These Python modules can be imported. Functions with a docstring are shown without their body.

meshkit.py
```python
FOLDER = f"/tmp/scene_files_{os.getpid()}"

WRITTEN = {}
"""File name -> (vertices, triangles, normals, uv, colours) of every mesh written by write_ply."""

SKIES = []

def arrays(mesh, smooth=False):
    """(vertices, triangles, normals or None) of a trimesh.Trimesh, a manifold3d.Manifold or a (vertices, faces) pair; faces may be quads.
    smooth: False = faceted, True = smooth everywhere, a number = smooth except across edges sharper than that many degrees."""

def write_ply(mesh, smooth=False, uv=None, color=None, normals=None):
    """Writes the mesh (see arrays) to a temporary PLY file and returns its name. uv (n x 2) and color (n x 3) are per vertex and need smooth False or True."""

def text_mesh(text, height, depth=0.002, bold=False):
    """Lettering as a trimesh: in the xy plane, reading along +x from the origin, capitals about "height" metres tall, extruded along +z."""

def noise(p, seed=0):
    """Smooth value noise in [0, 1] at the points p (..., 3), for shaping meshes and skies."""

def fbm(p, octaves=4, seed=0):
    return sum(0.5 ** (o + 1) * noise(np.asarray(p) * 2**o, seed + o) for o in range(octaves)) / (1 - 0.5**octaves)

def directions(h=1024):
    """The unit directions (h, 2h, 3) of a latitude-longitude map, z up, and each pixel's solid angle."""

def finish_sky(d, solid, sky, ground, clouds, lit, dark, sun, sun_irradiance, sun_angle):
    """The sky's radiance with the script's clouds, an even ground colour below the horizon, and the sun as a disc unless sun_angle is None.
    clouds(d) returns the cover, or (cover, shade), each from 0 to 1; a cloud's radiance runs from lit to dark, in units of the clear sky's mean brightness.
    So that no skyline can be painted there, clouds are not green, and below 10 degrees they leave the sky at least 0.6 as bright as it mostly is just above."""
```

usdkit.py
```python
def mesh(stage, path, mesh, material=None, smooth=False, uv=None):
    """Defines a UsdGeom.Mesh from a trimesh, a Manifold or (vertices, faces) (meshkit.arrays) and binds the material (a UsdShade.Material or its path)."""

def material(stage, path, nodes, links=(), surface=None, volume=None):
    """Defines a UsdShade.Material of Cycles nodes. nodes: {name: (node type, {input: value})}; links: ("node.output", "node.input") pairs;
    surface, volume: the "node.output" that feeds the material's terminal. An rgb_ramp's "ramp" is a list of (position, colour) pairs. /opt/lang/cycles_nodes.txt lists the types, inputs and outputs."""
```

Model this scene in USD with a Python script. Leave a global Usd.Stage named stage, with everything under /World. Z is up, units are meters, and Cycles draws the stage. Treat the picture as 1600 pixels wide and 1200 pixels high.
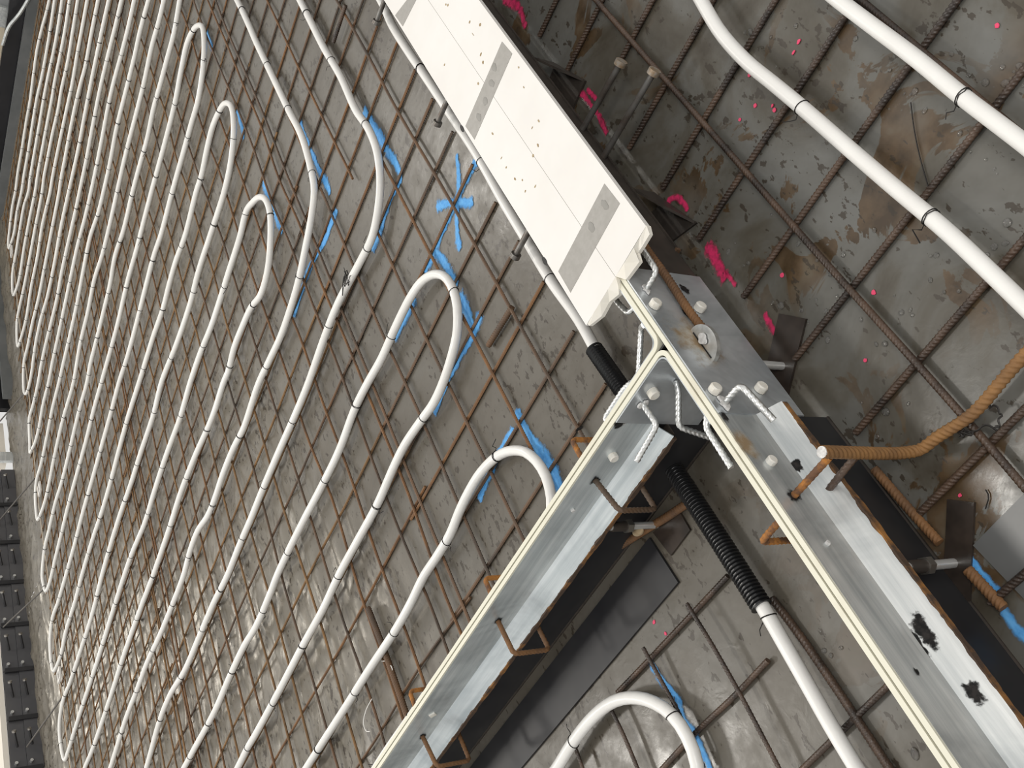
import math, random
import numpy as np
import trimesh
import usdkit, meshkit
from pxr import Usd, UsdGeom, UsdLux, UsdShade, Gf, Sdf

random.seed(7)
rng = np.random.default_rng(7)
stage = Usd.Stage.CreateInMemory()
UsdGeom.SetStageUpAxis(stage, UsdGeom.Tokens.z)
UsdGeom.SetStageMetersPerUnit(stage, 1.0)
UsdGeom.Xform.Define(stage, '/World')
UsdGeom.Scope.Define(stage, '/World/Looks')

# ------------------------------------------------------------------ camera
# World: x runs along the second joint, y along the main joint, z up; camera above the origin, rolled onto its side.
F = 1614.03                     # focal length in pixels of the 1600 px wide frame
H = 1.665                       # lens height
R = np.array([[0.41283684, -0.37025852, -0.83215045],     # right
              [-0.71196826, -0.70099542, -0.04131128],    # down
              [-0.5680378, 0.60951953, -0.55300905]])     # forward
cam = UsdGeom.Camera.Define(stage, '/World/camera')
cam.CreateHorizontalApertureAttr(36.0)
cam.CreateVerticalApertureAttr(27.0)
cam.CreateFocalLengthAttr(36.0 * F / 1600)
cam.CreateClippingRangeAttr(Gf.Vec2f(0.05, 200))
cam.AddTransformOp().Set(Gf.Matrix4d(*[float(v) for row in (list(R[0]) + [0], list(-R[1]) + [0], list(-R[2]) + [0], [0, 0, H, 1]) for v in row]))
cam.CreateExposureAttr(-0.58)

# ------------------------------------------------------------------ light: the hall's even ceiling bounce and its high lamps
dome = UsdLux.DomeLight.Define(stage, '/World/hall_bounce')
dome.CreateIntensityAttr(0.36)
dome.CreateColorAttr(Gf.Vec3f(1.0, 0.985, 0.955))


def rect_light(name, loc, target, w, h, power, color=(1, 0.96, 0.89)):
    l = UsdLux.RectLight.Define(stage, '/World/' + name)
    l.CreateWidthAttr(w)
    l.CreateHeightAttr(h)
    l.CreateIntensityAttr(power)
    l.CreateColorAttr(Gf.Vec3f(*color))
    z = np.array(loc, float) - np.array(target, float)
    z /= np.linalg.norm(z)
    x = np.cross([0.31, 0.95, 0.05], z)
    x /= np.linalg.norm(x)
    y = np.cross(z, x)
    l.AddTransformOp().Set(Gf.Matrix4d(*[float(v) for row in (list(x) + [0], list(y) + [0], list(z) + [0], list(map(float, loc)) + [1]) for v in row]))


rect_light('hall_lamp', (-3.6, 2.6, 6.0), (-1.6, 1.6, 0), 0.6, 0.6, 112)
rect_light('hall_lamp_001', (-8.5, 3.0, 6.0), (-4, 3, 0), 0.9, 0.9, 74)
rect_light('hall_lamp_002', (-5.2, 9.6, 6.0), (-4, 5, 0), 1.0, 1.0, 62)
rect_light('hall_lamp_004', (-19.5, 12.2, 6.0), (-5, 4, 0), 2.0, 2.0, 15, (1, 0.91, 0.76))
rect_light('hall_lamp_003', (3.0, -1.5, 5.5), (-0.8, 0.8, 0), 1.5, 1.5, 30, (1, 0.98, 0.95))


# ------------------------------------------------------------------ pixel rays (1600 x 1200 photograph) met with real planes
def ray(p):
    return R.T @ np.array([p[0] - 800.0, p[1] - 600.0, F])


def at(p, z=0.0):
    d = ray(p)
    t = (z - H) / d[2]
    return np.array([d[0] * t, d[1] * t, z])


def onx(p, x):
    d = ray(p)
    t = x / d[0]
    return np.array([x, d[1] * t, H + d[2] * t])


def ony(p, y):
    d = ray(p)
    t = y / d[1]
    return np.array([d[0] * t, y, H + d[2] * t])


# ------------------------------------------------------------------ stage helpers
used = {}


def path_for(name, parent=None):
    base = (str(parent.GetPath()) if parent is not None else '/World') + '/' + name
    n = used.get(base, 0)
    used[base] = n + 1
    return base if n == 0 else '%s_%03d' % (base, n)


def tag(o, label=None, cat=None, group=None, kind=None):
    p = o.GetPrim() if hasattr(o, 'GetPrim') else o
    for k, v in (('label', label), ('category', cat), ('group', group), ('kind', kind)):
        if v:
            p.SetCustomDataByKey(k, v)
    return p


def thing(name, label, cat, loc=(0, 0, 0), group=None):
    x = UsdGeom.Xform.Define(stage, path_for(name))
    x.AddTranslateOp().Set(Gf.Vec3d(*map(float, loc)))
    p = tag(x, label, cat, group)
    origin[str(p.GetPath())] = np.array(loc, float)
    return p


origin = {}


def top_of(p):
    while p.GetParent().GetPath() != Sdf.Path('/World'):
        p = p.GetParent()
    return p


def part(name, mesh, m, parent, smooth=35, label=None, kind=None):
    """A mesh given in world coordinates, written under its thing. A third item of the mesh is its uv."""
    uv = mesh[2] if isinstance(mesh, tuple) and len(mesh) > 2 else None
    v, f = mesh[:2] if isinstance(mesh, tuple) else (np.array(mesh.vertices), np.array(mesh.faces))
    o = origin.get(str(top_of(parent).GetPath()), np.zeros(3))
    me = usdkit.mesh(stage, path_for(name, parent), (np.asarray(v, float) - o, f), m, smooth=False if uv is not None else smooth, uv=uv)
    return tag(me, label, kind=kind)


def single(name, mesh, m, label=None, cat=None, group=None, kind=None, smooth=35):
    v, f = mesh if isinstance(mesh, tuple) else (np.array(mesh.vertices), np.array(mesh.faces))
    me = usdkit.mesh(stage, path_for(name), (v, f), m, smooth=smooth)
    return tag(me, label, cat, group, kind)


def join(ms):
    vs, fs, n = [], [], 0
    for m in ms:
        v, f = m if isinstance(m, tuple) else (np.array(m.vertices), np.array(m.faces))
        if f.shape[1] == 4:
            f = np.vstack([f[:, [0, 1, 2]], f[:, [0, 2, 3]]])
        vs.append(v)
        fs.append(f + n)
        n += len(v)
    return np.vstack(vs), np.vstack(fs)


def box(a, b):
    a, b = np.minimum(a, b), np.maximum(a, b)
    m = trimesh.creation.box(extents=b - a)
    m.apply_translation((a + b) / 2)
    return m


def resample(pts, step, smooth=True):
    """Catmull-Rom through pts, then even steps."""
    p = np.asarray(pts, float)
    if smooth and len(p) > 2:
        q = np.vstack([2 * p[0] - p[1], p, 2 * p[-1] - p[-2]])
        out = []
        for i in range(1, len(q) - 2):
            p0, p1, p2, p3 = q[i - 1:i + 3]
            d0, d1, d2 = (max(np.linalg.norm(b - a), 1e-6) ** 0.5 for a, b in ((p0, p1), (p1, p2), (p2, p3)))
            m1 = (p2 - p1) + d1 * ((p1 - p0) / d0 - (p2 - p0) / (d0 + d1))
            m2 = (p2 - p1) + d1 * ((p3 - p2) / d2 - (p3 - p1) / (d1 + d2))
            t = np.linspace(0, 1, 24, endpoint=False)[:, None]
            out.append((2 * t**3 - 3 * t**2 + 1) * p1 + (t**3 - 2 * t**2 + t) * m1 + (-2 * t**3 + 3 * t**2) * p2 + (t**3 - t**2) * m2)
        out.append(p[-1:])
        p = np.vstack(out)
    s = np.r_[0, np.cumsum(np.linalg.norm(np.diff(p, axis=0), axis=1))]
    n = max(int(s[-1] / step), 1)
    t = np.linspace(0, s[-1], n + 1)
    return np.stack([np.interp(t, s, p[:, k]) for k in range(3)], 1)


def frames(p):
    t = np.gradient(p, axis=0)
    t /= np.maximum(np.linalg.norm(t, axis=1, keepdims=True), 1e-9)
    u = np.zeros_like(p)
    a = np.array([0, 0, 1.0]) if abs(t[0, 2]) < 0.9 else np.array([1.0, 0, 0])
    u[0] = np.cross(t[0], a)
    u[0] /= np.linalg.norm(u[0])
    for i in range(1, len(p)):
        w = u[i - 1] - t[i] * (u[i - 1] @ t[i])
        u[i] = w / max(np.linalg.norm(w), 1e-9)
    return t, u, np.cross(t, u)


def tube(p, r, n=10, mod=None, closed_ends=True):
    p = np.asarray(p, float)
    t, u, w = frames(p)
    th = np.arange(n) * 2 * np.pi / n
    rr = np.broadcast_to(np.asarray(r, float), (len(p),))[:, None] * np.ones((1, n))
    if mod is not None:
        s = np.r_[0, np.cumsum(np.linalg.norm(np.diff(p, axis=0), axis=1))]
        rr = rr + mod(s[:, None], th[None])
    v = (p[:, None] + rr[..., None] * (np.cos(th)[None, :, None] * u[:, None] + np.sin(th)[None, :, None] * w[:, None])).reshape(-1, 3)
    i = np.arange(len(p) - 1)[:, None] * n
    j = np.arange(n)[None]
    k = (j + 1) % n
    f = np.stack([i + j, i + k, i + n + k, i + n + j], -1).reshape(-1, 4)
    f = np.vstack([f[:, [0, 1, 2]], f[:, [0, 2, 3]]])
    if closed_ends:
        a, b = len(v), len(v) + 1
        v = np.vstack([v, p[0], p[-1]])
        e = (len(p) - 1) * n
        f = np.vstack([f, [[a, (q + 1) % n, q] for q in range(n)], [[b, e + q, e + (q + 1) % n] for q in range(n)]])
    return v, f


def ribs(depth, pitch):
    """Raised slanting ribs in two rows with a plain seam between, as on reinforcing steel."""
    def m(s, th):
        side = np.where(np.sin(th) > 0, 1, -1)
        a = np.abs(((th % np.pi) / np.pi) - 0.5) * 2
        slant = np.where(side > 0, 1, -1) * (th % np.pi) * 0.55 * pitch
        wave = np.cos(2 * np.pi * (s + slant) / pitch)
        return depth * (np.clip(wave, 0, 1) ** 0.7 * (a < 0.85) + 0.9 * (a >= 0.85))
    return m


def rebar(p, r, ribbed=True, n=8, pitch=0.0085, step=None, smooth=True):
    q = resample(p, step or (pitch / 5 if ribbed else 0.05), smooth)
    return tube(q, r * (0.92 if ribbed else 1), n, ribs(r * 0.22, pitch) if ribbed else None)


def sweep(path2, w, z0, z1):
    """A flat bar of width w standing from z0 to z1 along a plan path."""
    p = np.asarray(path2, float)
    t = np.gradient(p, axis=0)
    t /= np.linalg.norm(t, axis=1, keepdims=True)
    nn = np.stack([-t[:, 1], t[:, 0]], 1)
    a, b = p + nn * w / 2, p - nn * w / 2
    rows = np.stack([np.c_[a, np.full(len(p), z0)], np.c_[a, np.full(len(p), z1)], np.c_[b, np.full(len(p), z1)], np.c_[b, np.full(len(p), z0)]], 1)
    return loft(rows)


def loft(rows):
    """rows: (n, k, 3) rings of a closed section; capped."""
    n, k = rows.shape[:2]
    v = rows.reshape(-1, 3)
    i = np.arange(n - 1)[:, None] * k
    j = np.arange(k)[None]
    q = (j + 1) % k
    f = np.stack([i + j, i + q, i + k + q, i + k + j], -1).reshape(-1, 4)
    f = np.vstack([f[:, [0, 1, 2]], f[:, [0, 2, 3]]])
    e = (n - 1) * k
    for base, flip in ((0, False), (e, True)):
        c = v[base:base + k]
        a = len(v)
        v = np.vstack([v, c, c.mean(0)])
        cap = np.array([[a + k, a + (x + 1) % k, a + x] for x in range(k)])
        f = np.vstack([f, cap[:, ::-1] if flip else cap])
    m = trimesh.Trimesh(v, f, process=False)
    if m.volume < 0:
        f = f[:, ::-1]
    return v, f


def extrude_profile(prof, along, a, b, base, out, ends=None):
    """prof: (offset, z) polygon; along: 'x' or 'y'; from a to b; offset measured from base in the direction out (+1 or -1)."""
    rows = []
    for s in np.linspace(a, b, 2):
        ring = []
        for o, z in prof:
            q = base + out * o
            ring.append([s, q, z] if along == 'x' else [q, s, z])
        rows.append(ring)
    rows = np.array(rows, float)
    # earcut caps are not needed: sections are convex strips
    return loft(rows)


def strip_profile(line, th):
    """A bent sheet: polyline in (offset, z) thickened by th."""
    p = np.asarray(line, float)
    t = np.gradient(p, axis=0)
    t /= np.linalg.norm(t, axis=1, keepdims=True)
    nn = np.stack([-t[:, 1], t[:, 0]], 1)
    return np.vstack([p, (p - nn * th)[::-1]])


def sheet_mesh(line, th, along, a, b, base, out):
    """Bent sheet as quads per segment (works for non-convex sections)."""
    ms = []
    prof = strip_profile(line, th)
    n = len(line)
    for i in range(n - 1):
        quad = [prof[i], prof[i + 1], prof[2 * n - 2 - i], prof[2 * n - 1 - i]]
        ms.append(extrude_profile(quad, along, a, b, base, out))
    return join(ms)


def blob(centre, u, v, ru, rv, seed, th=0.0012, n=26, rough=0.35, soft=False):
    """An irregular flat patch lying in the plane of u and v."""
    g = np.random.default_rng(seed)
    a = np.arange(n) * 2 * np.pi / n
    r = 1 + rough * sum(g.uniform(-1, 1) * np.cos(k * a + g.uniform(0, 6)) / k for k in range(2, 8))
    c, u, v = np.asarray(centre, float), np.asarray(u, float), np.asarray(v, float)
    w = np.cross(u, v)
    w /= np.linalg.norm(w)
    rim = c + (np.cos(a) * r * ru)[:, None] * u + (np.sin(a) * r * rv)[:, None] * v
    if soft:
        vv = np.vstack([rim + w * 0.0003, c + (rim - c) * 0.5 + w * 0.0003, c + w * 0.0003])
        f = [[i, (i + 1) % n, n + (i + 1) % n] for i in range(n)] + [[i, n + (i + 1) % n, n + i] for i in range(n)] + [[2 * n, n + i, n + (i + 1) % n] for i in range(n)]
        return vv, np.array(f), np.c_[np.r_[np.ones(n), np.full(n, 0.5), 0.0], np.full(2 * n + 1, 0.5)]
    vv = np.vstack([rim, rim + 0.0 * w, c + w * th])
    vv[n:2 * n] = c + (rim - c) * 0.9 + w * th
    f = [[i, (i + 1) % n, n + (i + 1) % n] for i in range(n)] + [[i, n + (i + 1) % n, n + i] for i in range(n)] + [[2 * n, n + i, n + (i + 1) % n] for i in range(n)]
    return vv, np.array(f)


# ------------------------------------------------------------------ materials
def mat(name, nodes, links=(), surface='p.BSDF'):
    return usdkit.material(stage, '/World/Looks/' + name, nodes, links, surface=surface)


def plain(name, c, rough=0.5, metal=0.0, var=0.0, scale=20, bump=0.0, spec=0.5, c2=None, stretch=(1, 1, 1), lo=0.35, hi=0.65, bscale=None, coat=0.0):
    n = {'g': ('geometry', {}), 'm': ('mapping', {'scale': stretch}), 'p': ('principled_bsdf', {'roughness': rough, 'metallic': metal, 'base_color': c, 'specular_ior_level': spec, 'coat_weight': coat})}
    l = [('g.position', 'm.vector')]
    if c2 is not None:
        n['n'] = ('noise_texture', {'scale': scale, 'detail': 5, 'roughness': 0.6})
        n['r'] = ('rgb_ramp', {'ramp': [(lo, c), (hi, c2)]})
        l += [('m.vector', 'n.vector'), ('n.fac', 'r.fac'), ('r.color', 'p.base_color')]
    if bump:
        n['bn'] = ('noise_texture', {'scale': bscale or scale * 3, 'detail': 4})
        n['b'] = ('bump', {'strength': bump, 'distance': 0.002})
        l += [('m.vector', 'bn.vector'), ('bn.fac', 'b.height'), ('b.normal', 'p.normal')]
    return mat(name, n, l)


M = {}
M['pipe'] = plain('white_pipe', (0.80, 0.785, 0.755), 0.32, spec=0.45, c2=(0.84, 0.83, 0.80), scale=9)
M['wire'] = plain('tie_wire', (0.035, 0.032, 0.030), 0.45, metal=0.6)
M['rust_far'] = plain('rusty_bar_far', (0.120, 0.068, 0.030), 0.75, c2=(0.24, 0.130, 0.050), scale=9, bump=0.4, bscale=160)
M['rust_mid'] = plain('rusty_bar', (0.062, 0.044, 0.031), 0.6, c2=(0.15, 0.078, 0.036), scale=5, bump=0.4, bscale=200)
M['rust_wet'] = plain('wet_dark_bar', (0.026, 0.018, 0.014), 0.36, c2=(0.095, 0.058, 0.038), scale=11, lo=0.38, hi=0.62, bump=0.5, bscale=260)
M['rust_orange'] = plain('orange_rust', (0.42, 0.17, 0.035), 0.85, c2=(0.13, 0.065, 0.035), scale=28, lo=0.42, hi=0.6, bump=0.5, bscale=240)
M['rust_light'] = plain('light_rust_bar', (0.21, 0.100, 0.036), 0.72, c2=(0.105, 0.055, 0.027), scale=14, bump=0.4, bscale=240)


def galv(name, lo_c, hi_c, stretch, rough=(0.26, 0.46), scale=6.0):
    return mat(name, {
        'g': ('geometry', {}), 'm': ('mapping', {'scale': stretch}),
        'n': ('noise_texture', {'scale': scale, 'detail': 6, 'roughness': 0.6}),
        'n2': ('noise_texture', {'scale': 3.2, 'detail': 4, 'roughness': 0.6, 'distortion': 0.8}),
        'n3': ('noise_texture', {'scale': 150, 'detail': 2}),
        'r': ('rgb_ramp', {'ramp': [(0.32, lo_c), (0.68, hi_c)]}),
        'd': ('rgb_ramp', {'ramp': [(0.35, (0.66, 0.68, 0.70)), (0.62, (1.0, 1.0, 1.0))]}),
        'x': ('mix_color', {'blend_type': 'multiply', 'fac': 0.85}),
        'rr': ('map_range', {'from_min': 0.35, 'from_max': 0.65, 'to_min': rough[0], 'to_max': rough[1], 'clamp': True}),
        'h': ('math', {'math_type': 'add'}), 'h3': ('math', {'math_type': 'multiply', 'value2': 0.12}),
        'b': ('bump', {'strength': 0.16, 'distance': 0.004}),
        'p': ('principled_bsdf', {'metallic': 0.6}),
    }, [('g.position', 'm.vector'), ('m.vector', 'n.vector'), ('g.position', 'n2.vector'), ('g.position', 'n3.vector'), ('n.fac', 'r.fac'), ('n2.fac', 'd.fac'),
        ('r.color', 'x.a'), ('d.color', 'x.b'), ('x.result', 'p.base_color'), ('n2.fac', 'rr.value'), ('rr.result', 'p.roughness'),
        ('n3.fac', 'h3.value1'), ('n2.fac', 'h.value1'), ('h3.value', 'h.value2'), ('h.value', 'b.height'), ('b.normal', 'p.normal')])


M['galv'] = galv('galvanised_sheet', (0.58, 0.61, 0.61), (0.90, 0.91, 0.89), (8, 0.35, 8))
M['galv_x'] = galv('galvanised_sheet_second', (0.54, 0.60, 0.62), (0.84, 0.89, 0.90), (0.35, 8, 8))
M['galv_dark'] = galv('galvanised_corner_sheet', (0.46, 0.49, 0.51), (0.72, 0.745, 0.76), (2, 2, 2), (0.20, 0.42), 2.5)
M['galv_bar'] = plain('galvanised_bar', (0.62, 0.63, 0.62), 0.34, metal=0.85, c2=(0.82, 0.82, 0.80), scale=50)
M['cream'] = plain('cream_edge_film', (0.70, 0.68, 0.56), 0.45, c2=(0.58, 0.53, 0.42), scale=7, lo=0.55, hi=0.75)
M['black_steel'] = plain('black_mill_steel', (0.022, 0.022, 0.025), 0.42, metal=0.3, c2=(0.038, 0.037, 0.038), scale=7, lo=0.3, hi=0.7)
M['brown_steel'] = plain('brown_mill_steel', (0.040, 0.033, 0.028), 0.5, metal=0.3, c2=(0.068, 0.055, 0.045), scale=18, lo=0.3, hi=0.7)
M['rust_bent'] = plain('bright_rust_bar', (0.30, 0.150, 0.048), 0.7, c2=(0.15, 0.078, 0.032), scale=16, bump=0.4, bscale=240)
M['rust_edge'] = plain('rusty_sheet_edge', (0.07, 0.042, 0.026), 0.8, c2=(0.34, 0.15, 0.035), scale=16, lo=0.48, hi=0.66, bump=0.6, bscale=120)
M['board'] = plain('white_foam_board', (0.74, 0.715, 0.68), 0.55, c2=(0.78, 0.76, 0.73), scale=4)
M['board_end'] = plain('white_foam_end', (0.76, 0.72, 0.63), 0.6, c2=(0.80, 0.77, 0.71), scale=14)
M['tape'] = plain('grey_tape', (0.31, 0.295, 0.27), 0.5, c2=(0.35, 0.335, 0.31), scale=60, spec=0.4)
M['tape_patch'] = plain('grey_tape_patch', (0.25, 0.24, 0.22), 0.5)
M['fleck'] = plain('pink_fleck', (0.75, 0.06, 0.15), 0.6)
M['slot'] = plain('dark_slot', (0.012, 0.011, 0.010), 0.6)
M['corrugated'] = plain('black_corrugated_plastic', (0.012, 0.012, 0.013), 0.30, spec=0.6)
M['weld_white'] = plain('white_weld_spatter', (0.75, 0.74, 0.72), 0.7, c2=(0.45, 0.44, 0.43), scale=120)
M['cap'] = plain('white_bolt_cap', (0.80, 0.78, 0.72), 0.45, c2=(0.70, 0.66, 0.58), scale=60)
M['chrome'] = plain('bright_threaded_rod', (0.80, 0.80, 0.78), 0.28, metal=0.65)
M['nut'] = plain('plain_steel_nut', (0.36, 0.34, 0.31), 0.35, metal=0.9)
M['dark_foot'] = plain('dark_wet_foot_plate', (0.020, 0.015, 0.012), 0.28, c2=(0.045, 0.033, 0.026), scale=14, spec=0.6)
M['stud'] = plain('grey_headed_stud', (0.19, 0.185, 0.175), 0.42, metal=0.6, c2=(0.12, 0.10, 0.085), scale=30)
M['stud_head'] = plain('stud_head', (0.36, 0.33, 0.29), 0.5, metal=0.4, c2=(0.30, 0.20, 0.11), scale=60)
M['stone'] = plain('cream_stone', (0.45, 0.36, 0.23), 0.9, c2=(0.33, 0.24, 0.14), scale=50)
M['upstand'] = plain('grey_film_upstand', (0.12, 0.128, 0.13), 0.4, c2=(0.17, 0.175, 0.175), scale=3)
M['blackwall'] = plain('black_sheeting', (0.010, 0.010, 0.012), 0.35, c2=(0.018, 0.018, 0.021), scale=2, bump=0.5, bscale=4)
M['greywall'] = plain('grey_wall_panel', (0.30, 0.31, 0.315), 0.6)
M['creamwall'] = plain('cream_block', (0.66, 0.58, 0.45), 0.8)
M['farboard'] = plain('far_white_board', (0.80, 0.75, 0.66), 0.6)
M['farpanel'] = plain('grey_formwork_panel', (0.085, 0.085, 0.092), 0.4, metal=0.3, c2=(0.11, 0.108, 0.112), scale=3)
M['flap'] = plain('film_flap', (0.085, 0.085, 0.082), 0.34, c2=(0.115, 0.117, 0.116), scale=3, bump=0.15, bscale=12)
M['string'] = plain('cream_string', (0.50, 0.43, 0.34), 0.8)
M['cable'] = plain('dark_stay_rod', (0.11, 0.10, 0.09), 0.6)



def stain(name, c, c2, amount, nscale, edge=0.55, rough=0.6):
    """Colour laid thinly on a surface, fading unevenly towards its rim (uv.x runs from 0 in the middle to 1 at the rim)."""
    return mat(name, {
        'a': ('attribute', {'attribute': 'st'}), 'x': ('separate_xyz', {}),
        'g': ('geometry', {}), 'n': ('noise_texture', {'scale': nscale, 'detail': 5, 'roughness': 0.62}),
        'k': ('math', {'math_type': 'subtract', 'value2': 0.5}), 'k2': ('math', {'math_type': 'multiply', 'value2': 1.25}),
        's': ('math', {'math_type': 'add'}),
        'r': ('map_range', {'range_type': 'smoothstep', 'from_min': edge, 'from_max': 0.86, 'to_min': amount, 'to_max': 0.0, 'clamp': True}),
        'cr': ('rgb_ramp', {'ramp': [(0.4, c), (0.62, c2)]}),
        'p': ('principled_bsdf', {'roughness': rough, 'specular_ior_level': 0.25}), 't': ('transparent_bsdf', {}), 'mx': ('mix_closure', {}),
    }, [('a.vector', 'x.vector'), ('g.position', 'n.vector'), ('n.fac', 'k.value1'), ('k.value', 'k2.value1'), ('x.x', 's.value1'), ('k2.value', 's.value2'),
        ('s.value', 'r.value'), ('n.fac', 'cr.fac'), ('cr.color', 'p.base_color'), ('r.result', 'mx.fac'), ('t.BSDF', 'mx.closure1'), ('p.BSDF', 'mx.closure2')], surface='mx.closure')


M['soot'] = stain('burnt_weld', (0.006, 0.006, 0.006), (0.028, 0.024, 0.022), 1.0, 90, 0.5, 0.65)
M['scorch'] = stain('scorched_zinc', (0.33, 0.23, 0.13), (0.56, 0.53, 0.46), 0.80, 26, 0.15)
M['blue'] = stain('blue_spray_paint', (0.085, 0.33, 0.72), (0.15, 0.45, 0.84), 0.95, 60, 0.30)
M['pink'] = stain('pink_spray_paint', (0.70, 0.035, 0.14), (0.42, 0.03, 0.09), 0.95, 70, 0.25)
M['rust_stain'] = stain('rust_stain', (0.075, 0.045, 0.020), (0.15, 0.095, 0.05), 0.75, 22, 0.45, 0.3)

M['water'] = mat('water_drop', {'p': ('principled_bsdf', {'base_color': (0.93, 0.92, 0.90), 'roughness': 0.02, 'transmission_weight': 0.95, 'ior': 1.33})})

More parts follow.
